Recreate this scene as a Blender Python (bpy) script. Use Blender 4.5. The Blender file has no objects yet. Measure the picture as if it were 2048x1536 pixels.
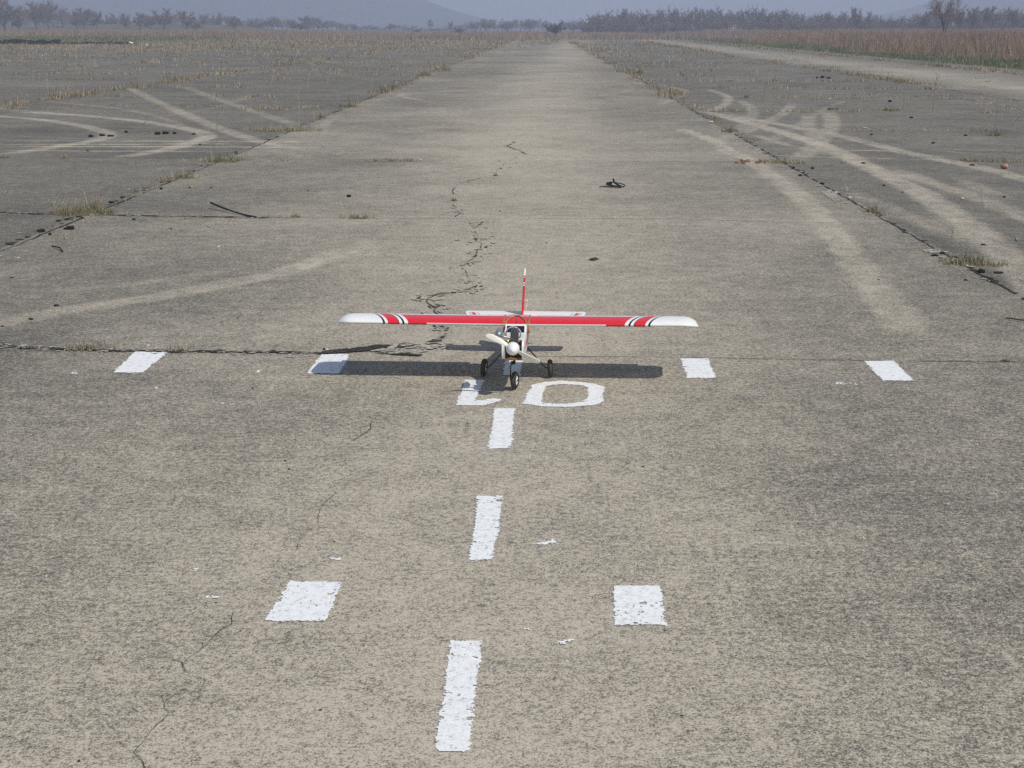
import bpy, bmesh, math, random
import numpy as np
from mathutils import Vector, Matrix

random.seed(7)
rng = np.random.default_rng(7)
C = bpy.context.scene.collection
S = bpy.context.scene
R = math.radians

# ------------------------------------------------------------------ camera
FPX, CAM_H, PITCH, YAW = 3000.0, 1.5, R(13.3873), R(1.2261)
cam_d = bpy.data.cameras.new("camera")
cam = bpy.data.objects.new("camera", cam_d); C.objects.link(cam)
cam.location = (0, 0, CAM_H)
cam.rotation_euler = (R(90) - PITCH, 0, YAW)
cam_d.sensor_width = 36.0
cam_d.lens = 36.0 * FPX / 2048.0
cam_d.clip_start = 0.05
cam_d.clip_end = 9000
S.camera = cam

# ------------------------------------------------------------------ light
SUN_TO = Vector((0.577, -0.42, 1.0)).normalized()
SUN_EL = math.asin(SUN_TO.z)
SUN_AZ = math.atan2(SUN_TO.x, SUN_TO.y)          # clockwise from +Y
w = bpy.data.worlds.new("World"); S.world = w; w.use_nodes = True
nt = w.node_tree
bg = nt.nodes["Background"]
sky = nt.nodes.new("ShaderNodeTexSky"); sky.sky_type = 'NISHITA'; sky.sun_disc = False
sky.sun_elevation = SUN_EL; sky.sun_rotation = SUN_AZ
sky.air_density = 1.2; sky.dust_density = 1.0; sky.ozone_density = 1.6
nt.links.new(sky.outputs[0], bg.inputs[0]); bg.inputs[1].default_value = 0.078
sun_d = bpy.data.lights.new("sun", 'SUN'); sun_d.energy = 4.4; sun_d.angle = R(0.53)
sun_d.color = (1.0, 0.94, 0.84)
sun = bpy.data.objects.new("sun", sun_d); C.objects.link(sun)
sun.rotation_euler = (-SUN_TO).to_track_quat('-Z', 'Y').to_euler()
sun.location = (20, -20, 40)
S.view_settings.view_transform = 'Standard'; S.view_settings.look = 'None'
S.view_settings.exposure = 0.0; S.view_settings.gamma = 1.0
S.view_settings.use_curve_mapping = False
S.render.engine = 'CYCLES'
S.cycles.use_denoising = False
S.cycles.volume_bounces = 1
S.cycles.max_bounces = 6
S.cycles.transparent_max_bounces = 8

# ------------------------------------------------------------------ helpers
_cp, _sp, _cy, _sy = math.cos(PITCH), math.sin(PITCH), math.cos(YAW), math.sin(YAW)
FW = np.array([-_sy * _cp, _cy * _cp, -_sp]); RT = np.array([_cy, _sy, 0.0]); UP = np.cross(RT, FW)

def at(px, py, z=0.0):
    """ground point seen at a pixel of the 2048x1536 photograph"""
    d = FW + RT * (px - 1024) / FPX - UP * (py - 768) / FPX
    t = (z - CAM_H) / d[2]
    return np.array([d[0] * t, d[1] * t])

def at_depth(px, D):
    """lateral position X of a pixel column at distance Y=D"""
    d = FW + RT * (px - 1024) / FPX + UP * (714 / FPX)
    return d[0] / d[1] * D

def h2(ix, iy, seed):
    n = (ix.astype(np.int64) * 374761393 + iy.astype(np.int64) * 668265263 + seed * 974711) & 0x7fffffff
    n = ((n ^ (n >> 13)) * 1274126177) & 0x7fffffff
    return ((n ^ (n >> 16)) & 0xffff) / 65535.0

def vnoise(x, y, seed=0):
    ix, iy = np.floor(x), np.floor(y); fx, fy = x - ix, y - iy
    fx = fx * fx * (3 - 2 * fx); fy = fy * fy * (3 - 2 * fy)
    a, b = h2(ix, iy, seed), h2(ix + 1, iy, seed); c, d = h2(ix, iy + 1, seed), h2(ix + 1, iy + 1, seed)
    return (a * (1 - fx) + b * fx) * (1 - fy) + (c * (1 - fx) + d * fx) * fy

def fbm(x, y, seed=0, octs=3):
    s = 0; a = 1; t = 0
    for k in range(octs):
        s = s + a * vnoise(x * 2 ** k + 13.7 * k, y * 2 ** k + 5.1 * k, seed + k); t += a; a *= 0.55
    return s / t

def tag(o, label=None, cat=None, group=None, kind=None):
    if label: o["label"] = label
    if cat: o["category"] = cat
    if group: o["group"] = group
    if kind: o["kind"] = kind
    return o

class MB:
    """collects vertices / faces / tints, builds ONE mesh object"""
    def __init__(self): self.v = []; self.f = []; self.c = []; self.smooth = False
    def add(self, vs, fs, col=None):
        n = len(self.v); self.v.extend([tuple(map(float, p)) for p in vs]); self.f.extend([tuple(i + n for i in f) for f in fs])
        self.c.extend([col or (0.5, 0.5, 0.5)] * len(vs))
    def box(self, c, s, rot=None, col=None):
        M = rot or Matrix.Identity(3)
        vs = [Vector(c) + M @ Vector((s[0] / 2 * a, s[1] / 2 * b, s[2] / 2 * d)) for a in (-1, 1) for b in (-1, 1) for d in (-1, 1)]
        self.add(vs, [(0, 1, 3, 2), (4, 6, 7, 5), (0, 4, 5, 1), (2, 3, 7, 6), (0, 2, 6, 4), (1, 5, 7, 3)], col)
    def tube(self, pts, r, n=8, col=None, cap=True):
        pts = [Vector(p) for p in pts]; k = len(pts)
        rr = r if isinstance(r, (list, tuple)) else [r] * k
        up = Vector((0, 0, 1)); prev = None; vs = []
        for i, p in enumerate(pts):
            t = (pts[min(i + 1, k - 1)] - pts[max(i - 1, 0)]).normalized()
            if prev is None:
                a = t.cross(up) if abs(t.dot(up)) < 0.95 else t.cross(Vector((1, 0, 0)))
            else:
                a = prev - t * prev.dot(t)
            a.normalize(); b = t.cross(a); prev = a
            for j in range(n):
                q = 2 * math.pi * j / n
                vs.append(p + (a * math.cos(q) + b * math.sin(q)) * rr[i])
        fs = [(i * n + j, i * n + (j + 1) % n, (i + 1) * n + (j + 1) % n, (i + 1) * n + j) for i in range(k - 1) for j in range(n)]
        if cap: fs += [tuple(range(n - 1, -1, -1)), tuple(range((k - 1) * n, k * n))]
        self.add(vs, fs, col)
    def lathe(self, prof, origin, axis, n=24, col=None):
        """prof: (along axis, radius)"""
        ax = Vector(axis).normalized(); a = ax.orthogonal().normalized(); b = ax.cross(a); o = Vector(origin)
        vs = [o + ax * t + (a * math.cos(2 * math.pi * j / n) + b * math.sin(2 * math.pi * j / n)) * max(r, 1e-5) for t, r in prof for j in range(n)]
        k = len(prof)
        fs = [(i * n + j, i * n + (j + 1) % n, (i + 1) * n + (j + 1) % n, (i + 1) * n + j) for i in range(k - 1) for j in range(n)]
        self.add(vs, fs, col)
    def build(self, name, mat, parent=None, smooth=False, loc=None):
        me = bpy.data.meshes.new(name); me.from_pydata(self.v, [], self.f)
        ca = me.attributes.new("tint", 'FLOAT_COLOR', 'POINT')
        arr = np.ones((len(self.v), 4), np.float32)
        if self.v: arr[:, :3] = np.array(self.c, np.float32)
        ca.data.foreach_set("color", arr.ravel())
        return link(name, me, mat, parent, smooth, loc)

def link(name, me, mat, parent=None, smooth=False, loc=None):
    for m in (mat if isinstance(mat, (list, tuple)) else [mat]): me.materials.append(m)
    if smooth: me.polygons.foreach_set("use_smooth", [True] * len(me.polygons))
    me.update()
    o = bpy.data.objects.new(name, me); C.objects.link(o)
    if parent: o.parent = parent
    if loc is not None: o.location = loc
    return o

def np_mesh(name, V, F, cols=None):
    """fast mesh from arrays, F (n,k)"""
    me = bpy.data.meshes.new(name); n, k = F.shape
    me.vertices.add(len(V)); me.vertices.foreach_set("co", V.astype(np.float32).ravel())
    me.loops.add(n * k); me.loops.foreach_set("vertex_index", F.astype(np.int32).ravel())
    me.polygons.add(n); me.polygons.foreach_set("loop_start", np.arange(0, n * k, k, dtype=np.int32))
    me.update(calc_edges=True)
    if cols is not None:
        ca = me.attributes.new("tint", 'FLOAT_COLOR', 'POINT')
        a = np.ones((len(V), 4), np.float32); a[:, :3] = cols
        ca.data.foreach_set("color", a.ravel())
    return me

def empty(name, loc, rz=0):
    o = bpy.data.objects.new(name, None); C.objects.link(o); o.location = loc; o.rotation_euler = (0, 0, rz)
    o.empty_display_size = 0.1
    return o

# ------------------------------------------------------------------ materials
class NT:
    def __init__(self, name):
        self.m = bpy.data.materials.new(name); self.m.use_nodes = True; self.t = self.m.node_tree
        self.b = self.t.nodes["Principled BSDF"]
    def n(self, typ, **kw):
        x = self.t.nodes.new(typ)
        for k, v in kw.items(): setattr(x, k, v)
        return x
    def l(self, a, b): self.t.links.new(a, b)
    def val(self, sock, v):
        if hasattr(v, "bl_idname") or isinstance(v, bpy.types.NodeSocket): self.l(v, sock)
        else: sock.default_value = v
    def math(self, op, a, b=0.0, c=None, clamp=False):
        x = self.n("ShaderNodeMath", operation=op); x.use_clamp = clamp
        self.val(x.inputs[0], a); self.val(x.inputs[1], b)
        if c is not None: self.val(x.inputs[2], c)
        return x.outputs[0]
    def noise(self, scale, detail=3, rough=0.55, vec=None, dist=0.0):
        x = self.n("ShaderNodeTexNoise"); x.inputs["Scale"].default_value = scale; x.inputs["Detail"].default_value = detail
        x.inputs["Roughness"].default_value = rough; x.inputs["Distortion"].default_value = dist
        if vec is not None: self.l(vec, x.inputs["Vector"])
        return x.outputs["Fac"]
    def ramp(self, fac, stops, interp='LINEAR'):
        x = self.n("ShaderNodeValToRGB"); x.color_ramp.interpolation = interp; e = x.color_ramp.elements
        while len(e) > 1: e.remove(e[-1])
        for i, (p, c) in enumerate(stops):
            q = e[0] if i == 0 else e.new(p)
            q.position = p; q.color = (*c, 1) if len(c) == 3 else c
        self.l(fac, x.inputs[0]); return x.outputs[0]
    def mix(self, f, a, b, typ='MIX'):
        x = self.n("ShaderNodeMix", data_type='RGBA', blend_type=typ)
        self.val(x.inputs[0], f)
        for s, v in ((x.inputs[6], a), (x.inputs[7], b)):
            if isinstance(v, tuple): s.default_value = (*v, 1) if len(v) == 3 else v
            else: self.l(v, s)
        return x.outputs[2]
    def attr(self, name):
        x = self.n("ShaderNodeAttribute"); x.attribute_name = name; return x
    def pos(self):
        return self.n("ShaderNodeNewGeometry").outputs["Position"]
    def obj(self):
        return self.n("ShaderNodeTexCoord").outputs["Object"]
    def bump(self, h, strength=0.3, dist=0.01):
        x = self.n("ShaderNodeBump"); x.inputs["Strength"].default_value = strength; x.inputs["Distance"].default_value = dist
        self.l(h, x.inputs["Height"]); self.l(x.outputs[0], self.b.inputs["Normal"])
    def base(self, c, rough=0.8, metal=0.0, spec=None):
        s = self.b.inputs["Base Color"]
        if isinstance(c, tuple): s.default_value = (*c, 1)
        else: self.l(c, s)
        self.val(self.b.inputs["Roughness"], rough); self.b.inputs["Metallic"].default_value = metal
        if spec is not None: self.b.inputs["Specular IOR Level"].default_value = spec
        return self

def varied(name, c, rough=0.6, metal=0.0, amt=0.12, scale=40, bump=0.0, spec=None):
    """base colour with a procedural unevenness"""
    m = NT(name); n = m.noise(scale, 4, vec=m.obj())
    lo = tuple(x * (1 - amt) for x in c); hi = tuple(min(1, x * (1 + amt)) for x in c)
    m.base(m.ramp(n, [(0.3, lo), (0.7, hi)]), rough, metal, spec)
    if bump: m.bump(n, bump, 0.002)
    return m.m

# concrete of the runway; 'wear' = pale worn surface, 'stain' = dark weathering
m = NT("weathered_concrete"); P = m.pos()
wear = m.attr("wear").outputs["Fac"]; stain = m.attr("stain").outputs["Fac"]
nA = m.noise(120, 3, 0.6, P); nB = m.noise(46, 3, 0.6, P); nC = m.noise(9, 4, 0.6, P); nD = m.noise(1.3, 4, 0.6, P)
nE = m.noise(240, 2, 0.6, P)
def cen(n, k, add): return m.math('MULTIPLY_ADD', m.math('SUBTRACT', n, 0.5), k, add)
f = cen(nA, 1.75, 0.455); f = cen(nB, 1.35, f); f = cen(nC, 0.62, f); f = cen(nD, 0.40, f); f = cen(nE, 1.25, f)
f = m.math('MULTIPLY_ADD', wear, 0.46, f); f = m.math('MULTIPLY_ADD', stain, -0.24, f)
col = m.ramp(f, [(0.05, (0.058, 0.057, 0.054)), (0.34, (0.124, 0.120, 0.106)), (0.58, (0.222, 0.206, 0.170)), (0.80, (0.367, 0.328, 0.262)), (1.0, (0.50, 0.452, 0.368))])
vor = m.n("ShaderNodeTexVoronoi"); vor.inputs["Scale"].default_value = 16; m.l(P, vor.inputs["Vector"])
sep = m.n("ShaderNodeSeparateColor"); m.l(vor.outputs["Color"], sep.inputs[0])
small = m.math('LESS_THAN', vor.outputs["Distance"], 0.085)
peb = m.math('MULTIPLY', small, m.math('GREATER_THAN', sep.outputs[0], 0.95))
pit = m.math('MULTIPLY', small, m.math('LESS_THAN', sep.outputs[0], 0.03))
col = m.mix(peb, col, (0.50, 0.48, 0.44)); col = m.mix(pit, col, (0.06, 0.056, 0.05))
m.base(col, 0.93, spec=0.25); m.bump(m.math('MULTIPLY_ADD', nA, 0.6, nB), 0.55, 0.006)
M_CONC = m.m

m = NT("field_soil"); P = m.pos()
n1 = m.noise(0.35, 5, 0.65, P); n2 = m.noise(6, 4, 0.6, P)
f = m.math('MULTIPLY_ADD', n2, 0.5, m.math('MULTIPLY', n1, 0.6))
m.base(m.ramp(f, [(0.35, (0.055, 0.060, 0.030)), (0.5, (0.10, 0.082, 0.05)), (0.7, (0.17, 0.115, 0.07))]), 1.0, spec=0.1)
M_SOIL = m.m

m = NT("hillside"); P = m.pos(); n1 = m.noise(0.006, 6, 0.6, P); n2 = m.noise(0.05, 4, 0.6, P)
m.base(m.ramp(m.math('MULTIPLY_ADD', n2, 0.4, m.math('MULTIPLY', n1, 0.7)), [(0.4, (0.02, 0.024, 0.026)), (0.7, (0.05, 0.052, 0.045))]), 1.0, spec=0.1)
M_HILL = m.m

m = NT("grass_bank"); P = m.pos(); n1 = m.noise(0.25, 5, 0.6, P)
m.base(m.ramp(n1, [(0.4, (0.05, 0.075, 0.03)), (0.62, (0.14, 0.11, 0.06))]), 1.0, spec=0.1); M_BANK = m.m

def tinted(name, rough=0.9, amt=0.25, scale=25, transl=False):
    m = NT(name); n = m.noise(scale, 3, vec=m.pos()); a = m.attr("tint").outputs["Color"]
    v = m.ramp(n, [(0.3, (1 - amt,) * 3), (0.7, (1 + amt * 0.6,) * 3)])
    m.base(m.mix(1.0, a, v, 'MULTIPLY'), rough, spec=0.15)
    return m.m
M_BLADE = tinted("dry_blades"); M_BARK = tinted("bark_and_twigs", scale=2)
M_DEBRIS = tinted("debris", amt=0.4, scale=60)

m = NT("joint_filler"); n1 = m.noise(60, 4, vec=m.pos()); n2 = m.noise(7, 3, vec=m.pos())
f = m.math('MULTIPLY_ADD', n2, 0.5, m.math('MULTIPLY', n1, 0.6))
m.base(m.ramp(f, [(0.4, (0.018, 0.018, 0.019)), (0.6, (0.045, 0.042, 0.038)), (0.72, (0.12, 0.11, 0.095))]), 0.95, spec=0.2); m.bump(n1, 0.6, 0.01)
M_JOINT = m.m
m = NT("crack_dirt"); n1 = m.noise(55, 4, vec=m.pos())
m.base(m.ramp(n1, [(0.35, (0.035, 0.032, 0.029)), (0.58, (0.095, 0.087, 0.073)), (0.75, (0.16, 0.145, 0.12))]), 0.95, spec=0.2); M_CRACK = m.m
m = NT("broken_concrete"); n1 = m.noise(70, 4, vec=m.pos())
m.base(m.ramp(n1, [(0.35, (0.20, 0.188, 0.165)), (0.62, (0.52, 0.485, 0.42))]), 0.95, spec=0.2); m.bump(n1, 0.9, 0.01); M_CHIP = m.m

m = NT("road_paint"); P = m.pos(); n1 = m.noise(45, 4, 0.6, P); n2 = m.noise(140, 3, 0.6, P)
f = m.math('MULTIPLY_ADD', n2, 0.5, m.math('MULTIPLY', n1, 0.5))
m.base(m.ramp(f, [(0.36, (0.40, 0.40, 0.39)), (0.44, (0.70, 0.715, 0.72)), (0.54, (0.79, 0.81, 0.825)), (0.7, (0.85, 0.87, 0.89))]), 0.75, spec=0.3); m.bump(m.math('MULTIPLY_ADD', n1, 0.6, n2), 0.35, 0.004)
M_PAINT = m.m

M_WHITE = varied("white_film", (0.85, 0.85, 0.84), 0.28, amt=0.03, scale=30)
M_CREAM = varied("cream_nylon", (0.83, 0.81, 0.73), 0.38, amt=0.04, scale=60)
M_SPIN = varied("white_plastic", (0.88, 0.88, 0.87), 0.22, amt=0.02)
M_RED = varied("red_film", (0.70, 0.025, 0.035), 0.3, amt=0.05)
M_BLACK = varied("black_plastic", (0.012, 0.012, 0.014), 0.35, amt=0.2)
M_WIRE = varied("dark_wire", (0.022, 0.021, 0.022), 0.4, metal=0.4, amt=0.2)
M_TYRE = varied("tyre_rubber", (0.028, 0.025, 0.023), 0.85, amt=0.3, scale=150, bump=0.3)
M_DUST = varied("dusty_tread", (0.075, 0.066, 0.056), 0.95, amt=0.3, scale=150, bump=0.4)
M_HUB = varied("hub_plastic", (0.74, 0.73, 0.69), 0.4, amt=0.08)
M_ALU = varied("cast_aluminium", (0.42, 0.43, 0.45), 0.38, metal=0.75, amt=0.12, scale=120, bump=0.2)
M_HEAD = varied("engine_head", (0.19, 0.193, 0.20), 0.5, metal=0.45, amt=0.25, scale=120, bump=0.2)
M_BRASS = varied("brass", (0.55, 0.35, 0.12), 0.35, metal=0.8, amt=0.15)
M_WOOD = varied("oily_plywood", (0.23, 0.13, 0.055), 0.55, amt=0.35, scale=45)
M_BAND = varied("rubber_band", (0.40, 0.20, 0.075), 0.5, amt=0.2, scale=90)
M_TUBE = varied("silicone_tube", (0.62, 0.62, 0.66), 0.3, amt=0.08)
m = NT("windscreen_film"); n1 = m.noise(30, 3, vec=m.obj())
m.base(m.ramp(n1, [(0.3, (0.010, 0.010, 0.016)), (0.7, (0.022, 0.022, 0.032))]), 0.18, spec=0.5); M_GLASS = m.m
M_TAR = varied("black_rubber", (0.014, 0.013, 0.012), 0.8, amt=0.4, scale=50, bump=0.4)
M_BAG = varied("white_plastic_sheet", (0.85, 0.86, 0.88), 0.4, amt=0.06, scale=8)
M_ORANGE = varied("orange_plastic", (0.33, 0.16, 0.08), 0.5, amt=0.15)

# ------------------------------------------------------------------ ground
def sheet(name, xs, ys, zf, mat, kind='structure'):
    X, Y = np.meshgrid(xs, ys); Z = zf(X, Y)
    V = np.stack([X, Y, Z], -1).reshape(-1, 3); nx, ny = len(xs), len(ys)
    i = np.arange((ny - 1) * (nx - 1)); r, c = i // (nx - 1), i % (nx - 1); a = r * nx + c
    F = np.stack([a, a + 1, a + nx + 1, a + nx], -1)
    me = np_mesh(name, V, F); o = link(name, me, mat, smooth=True); tag(o, kind=kind)
    return o, X.ravel(), Y.ravel()

def sstep(a, b, x):
    t = np.clip((x - a) / (b - a), 0, 1); return t * t * (3 - 2 * t)

def field_z(X, Y):
    z = np.full_like(X, -0.07)
    r = sstep(17.5, 40, X) * sstep(10, 60, Y)
    z = z + r * (0.12 + 0.35 * fbm(X / 40, Y / 60, 4)) + 0.25 * sstep(60, 200, X)
    l = sstep(-34, -46, X) * sstep(131, 140, Y)
    z = z + l * 0.35
    return z
gx = np.unique(np.concatenate([np.linspace(-2500, -200, 24), np.linspace(-200, 240, 111), np.linspace(240, 2500, 24)]))
gy = np.unique(np.concatenate([np.linspace(-100, 0, 6), np.linspace(0, 480, 121), np.linspace(480, 2600, 30)]))
sheet("ground", gx, gy, field_z, M_SOIL)

EDGE_R = 17.2
LEFT_E = -52.0
LANES = [-44.6, -37.6, -30.8, -24.0, -17.2, -10.5, -3.78, 2.76, 9.95, 15.4]
def joint_y(k, X): return 7.0 + 5.22 * (k) - 0.05 * X

def frac(px_list, ox, oy, s): return [(ox + x / s, oy + y / s) for x, y in px_list]
Z8 = lambda L: frac(L, 1348, 180, 2.926)
Z7 = lambda L: frac(L, 0, 180, 2.926)
TRACKS = [  # (pixel polyline, half width m, strength)
    (Z8([(150, 118), (480, 205), (830, 310), (1100, 430), (1400, 580), (1650, 740), (1900, 930), (2048, 1080), (2300, 1330)]), 0.145, 1.05),
    (Z8([(150, 122), (700, 215), (1000, 275), (1400, 375), (1800, 455), (2048, 520), (2400, 610)]), 0.13, 0.8),
    (Z8([(1250, 450), (1500, 540), (1750, 620), (2048, 740), (2400, 880)]), 0.12, 0.75),
    (Z8([(1640, 500), (1850, 600), (2048, 665)]), 0.10, 0.5),
    (Z8([(0, 215), (240, 300), (300, 350), (420, 400), (560, 490), (700, 590), (850, 740), (1000, 920), (1130, 1100), (1300, 1300), (1400, 1500)]), 0.12, 0.9),
    (Z8([(380, 60), (455, 110), (440, 180), (360, 240), (285, 290), (300, 350)]), 0.11, 0.55),
    (Z8([(900, 125), (925, 190), (890, 260), (820, 330), (760, 380), (690, 420)]), 0.14, 0.7),
    (Z8([(795, 140), (785, 190), (800, 240), (850, 300)]), 0.13, 0.6),
    (Z8([(180, -5), (260, 15), (318, 45), (285, 95), (190, 130)]), 0.10, 0.8),
    (Z8([(700, 75), (640, 135), (500, 205), (380, 265)]), 0.11, 0.6),
    (Z8([(-100, 90), (60, 0), (-300, -50)]), 0.09, 0.5),
    (Z8([(440, 250), (620, 310), (800, 350), (1000, 400)]), 0.07, 0.6),
    (Z8([(470, 340), (1000, 352), (1250, 358), (1650, 400)]), 0.035, 0.8),
    (Z8([(-450, 355), (0, 367), (500, 380), (1000, 395), (1600, 410)]), 0.035, 0.7),
    (Z8([(1430, 340), (1700, 350), (2048, 352)]), 0.04, 0.9),
    (Z8([(1450, 345), (1750, 372), (2048, 378)]), 0.04, 0.8),
    (Z8([(1980, 318), (2200, 322)]), 0.04, 0.8),
    (Z8([(1230, 700), (1360, 755), (1700, 775)]), 0.03, 0.6),
    (Z8([(1680, 966), (1840, 968)]), 0.02, 0.7),
    (Z7([(-400, 140), (-80, 150), (200, 170), (420, 198), (560, 228), (640, 262), (560, 295), (400, 320), (150, 360), (-100, 385)]), 0.13, 0.9),
    (Z7([(60, 125), (440, 146), (800, 180), (1000, 210), (1170, 245), (1205, 278), (1050, 330), (900, 362), (600, 410)]), 0.14, 0.95),
    (Z7([(740, -20), (880, 50), (1000, 105), (1250, 210), (1520, 300), (1760, 350)]), 0.13, 0.75),
    (Z7([(1080, -20), (1250, 45), (1400, 95), (1750, 210)]), 0.13, 0.6),
    (Z7([(-60, 108), (300, 132), (700, 165)]), 0.08, 0.5),
    (Z7([(-60, 296), (600, 298), (1500, 302), (2048, 306)]), 0.04, 1.1),
    (Z7([(-160, 318), (700, 318), (1400, 312)]), 0.05, 1.35),
    (Z7([(-60, 330), (700, 332), (1420, 334), (2100, 340)]), 0.045, 1.2),
    (Z7([(-60, 352), (700, 358), (1380, 358)]), 0.045, 1.1),
    (Z7([(-60, 20), (900, 14), (2000, 30)]), 0.06, 0.6),
    (Z7([(-60, 28), (900, 24), (1900, 38)]), 0.05, 0.5),
    ([(-160, 686), (0, 648), (120, 622), (300, 596), (450, 568), (570, 543), (700, 500), (800, 470)], 0.11, 0.85),
    ([(870, 205), (800, 190), (880, 182), (1000, 178)], 0.08, 0.6), ([(700, 207), (850, 186), (960, 180)], 0.07, 0.5),
    ([(1000, 177), (1160, 176), (1400, 186)], 0.07, 0.45), ([(1190, 160), (1260, 172), (1240, 185), (1120, 195)], 0.07, 0.4),
    (Z8([(0, 60), (200, 110), (500, 175), (760, 235), (1100, 300)]), 0.07, 0.5), (Z8([(1000, 60), (850, 130), (720, 210), (500, 330)]), 0.08, 0.4),
    (Z8([(900, 560), (1150, 640), (1500, 800), (1800, 940)]), 0.09, 0.45), (Z8([(1100, 700), (1400, 740), (1700, 860), (2048, 960)]), 0.12, 0.45),
    (Z7([(200, 60), (700, 110), (1000, 180), (1150, 260)]), 0.07, 0.45), (Z7([(1500, 20), (1300, 90), (900, 160), (300, 190)]), 0.07, 0.4),
    (Z7([(-60, 262), (500, 285), (1000, 300), (1500, 340), (1900, 420)]), 0.06, 0.4), (Z7([(1500, 500), (1700, 460), (2000, 440)]), 0.07, 0.35),
    ([(0, 600), (200, 575), (420, 545), (640, 490), (760, 440)], 0.07, 0.35), ([(1150, 330), (1350, 300), (1500, 290)], 0.06, 0.3),
    ([(700, 300), (800, 305), (1000, 300)], 0.05, 0.4),
    ([(680, 225), (640, 265), (760, 290), (860, 315)], 0.10, 0.45),
]

def polydist(X, Y, pts):
    d = np.full(X.shape, 1e9)
    for (x0, y0), (x1, y1) in zip(pts[:-1], pts[1:]):
        dx, dy = x1 - x0, y1 - y0; L = dx * dx + dy * dy + 1e-12
        t = np.clip(((X - x0) * dx + (Y - y0) * dy) / L, 0, 1)
        d = np.minimum(d, np.hypot(X - x0 - t * dx, Y - y0 - t * dy))
    return d

def smooth_poly(pts, n=6):
    P = [np.array(p, float) for p in pts]; out = []
    for i in range(len(P) - 1):
        a, b, c, d = P[max(i - 1, 0)], P[i], P[i + 1], P[min(i + 2, len(P) - 1)]
        for k in range(n):
            t = k / n
            out.append(0.5 * ((2 * b) + (c - a) * t + (2 * a - 5 * b + 4 * c - d) * t * t + (3 * b - a - 3 * c + d) * t ** 3))
    out.append(P[-1]); return out

rx = np.unique(np.round(np.concatenate([np.arange(LEFT_E, -13, 0.3), np.arange(-13, 11, 0.06), np.arange(11, EDGE_R, 0.2), [EDGE_R]]), 4))
ry = [-4.0]
while ry[-1] < 260: ry.append(ry[-1] + (0.25 if ry[-1] < 2 else 0.08 if ry[-1] < 26 else min(0.003 * ry[-1], 0.9)))
ry = np.array(ry)
rw, X, Y = sheet("runway", rx, ry, lambda X, Y: 0 * X, M_CONC)
big = fbm(X / 2.2, Y / 3.0, 21, 4); mid = fbm(X / 0.7, Y / 0.9, 31, 3)
wear = 0.10 + 0.18 * (big - 0.5)
lane = (X > -3.78) & (X < 2.76)
cx = -0.15 + 0.25 * (fbm(Y / 6, Y * 0, 3) - 0.5) + 1.5 * sstep(38, 85, Y) + 2.4 * sstep(95, 175, Y)
cl = np.exp(-((X - cx) / (1.35 + 0.002 * np.clip(Y, 0, 200))) ** 2)
wear = np.where(lane | ((Y > 80) & (np.abs(X - cx) < 3)), 0.17 + 0.62 * cl * (1 - 0.28 * sstep(9, 40, Y)) + 0.7 * (big - 0.5) + 0.2 * (mid - 0.5), wear + 0.25 * (big - 0.5))
wear = np.where((X > 9.95) & (X < 15.4), 0.15 + 0.6 * np.exp(-((X - 12.4) / 1.9) ** 2) + 0.5 * (big - 0.5), wear)
wear = np.where(X > 15.4, 0.05 + 0.4 * (big - 0.4), wear)
# every slab was cast apart and weathered to its own tone
row = np.floor((Y - 7.0 + 0.05 * X) / 5.22); colm = np.digitize(X, LANES)
wear = wear + 0.16 * (h2(row, colm, 5) - 0.5)
stain = np.clip(1.5 * (fbm(X / 1.1, Y / 1.5, 55, 4) - 0.55), 0, 1) * np.where(lane, 0.8, 1.0)
stain = stain + np.where(lane, 0.03, 0.55)
for jx in LANES:
    stain = stain + 0.35 * np.exp(-((X - jx) / 0.12) ** 2) * fbm(Y * 2, X * 0 + jx, 9)
for pl, hw, st in TRACKS:
    g = smooth_poly([at(*p) for p in pl])
    bx0 = min(p[0] for p in g) - 1; bx1 = max(p[0] for p in g) + 1; by0 = min(p[1] for p in g) - 1; by1 = max(p[1] for p in g) + 1
    idx = np.where((X > bx0) & (X < bx1) & (Y > by0) & (Y < by1))[0]
    if len(idx) == 0: continue
    d = polydist(X[idx], Y[idx], g); hw = max(hw * 0.80, 0.045)
    e_ = np.minimum(np.hypot(X[idx] - g[0][0], Y[idx] - g[0][1]), np.hypot(X[idx] - g[-1][0], Y[idx] - g[-1][1]))
    a = (1 - sstep(hw * 0.85, hw * 1.25 + 0.035, d)) * st * 1.2 * (0.75 + 0.5 * fbm(X[idx] * 3, Y[idx] * 3, 77))
    a *= sstep(-0.3, 1.0, e_) * (0.62 + 0.38 * sstep(0.35, 0.6, fbm(X[idx] * 14, Y[idx] * 5, 79)))
    a *= 0.72 + 0.5 * fbm(X[idx] * 1.1, Y[idx] * 0.8, 78)
    wear[idx] = np.maximum(wear[idx], np.minimum(wear[idx] + 0.55 * a, 0.05 + 0.86 * a)); stain[idx] *= (1 - np.clip(0.8 * a, 0, 0.8))
# darker slabs on the right-hand side, bands of grime across the lanes
for nm, arr in (("wear", wear), ("stain", np.clip(stain, 0, 1))):
    at_ = rw.data.attributes.new(nm, 'FLOAT', 'POINT'); at_.data.foreach_set("value", arr.astype(np.float32))

# skirt of the concrete sheet: slab edge down to the soil
mb = MB()
def skirt(p0, p1, n):
    pts = [(p0[0] + (p1[0] - p0[0]) * i / n, p0[1] + (p1[1] - p0[1]) * i / n) for i in range(n + 1)]
    mb.add([(x, y, -0.001) for x, y in pts] + [(x, y, -0.2) for x, y in pts], [(i, i + 1, n + 2 + i, n + 1 + i) for i in range(n)])
skirt((EDGE_R, -4), (EDGE_R, 260), 60); skirt((LEFT_E, -4), (LEFT_E, 260), 60); skirt((LEFT_E, -4), (EDGE_R, -4), 30)
tag(mb.build("runway_edge", M_CHIP), kind='structure')

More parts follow.
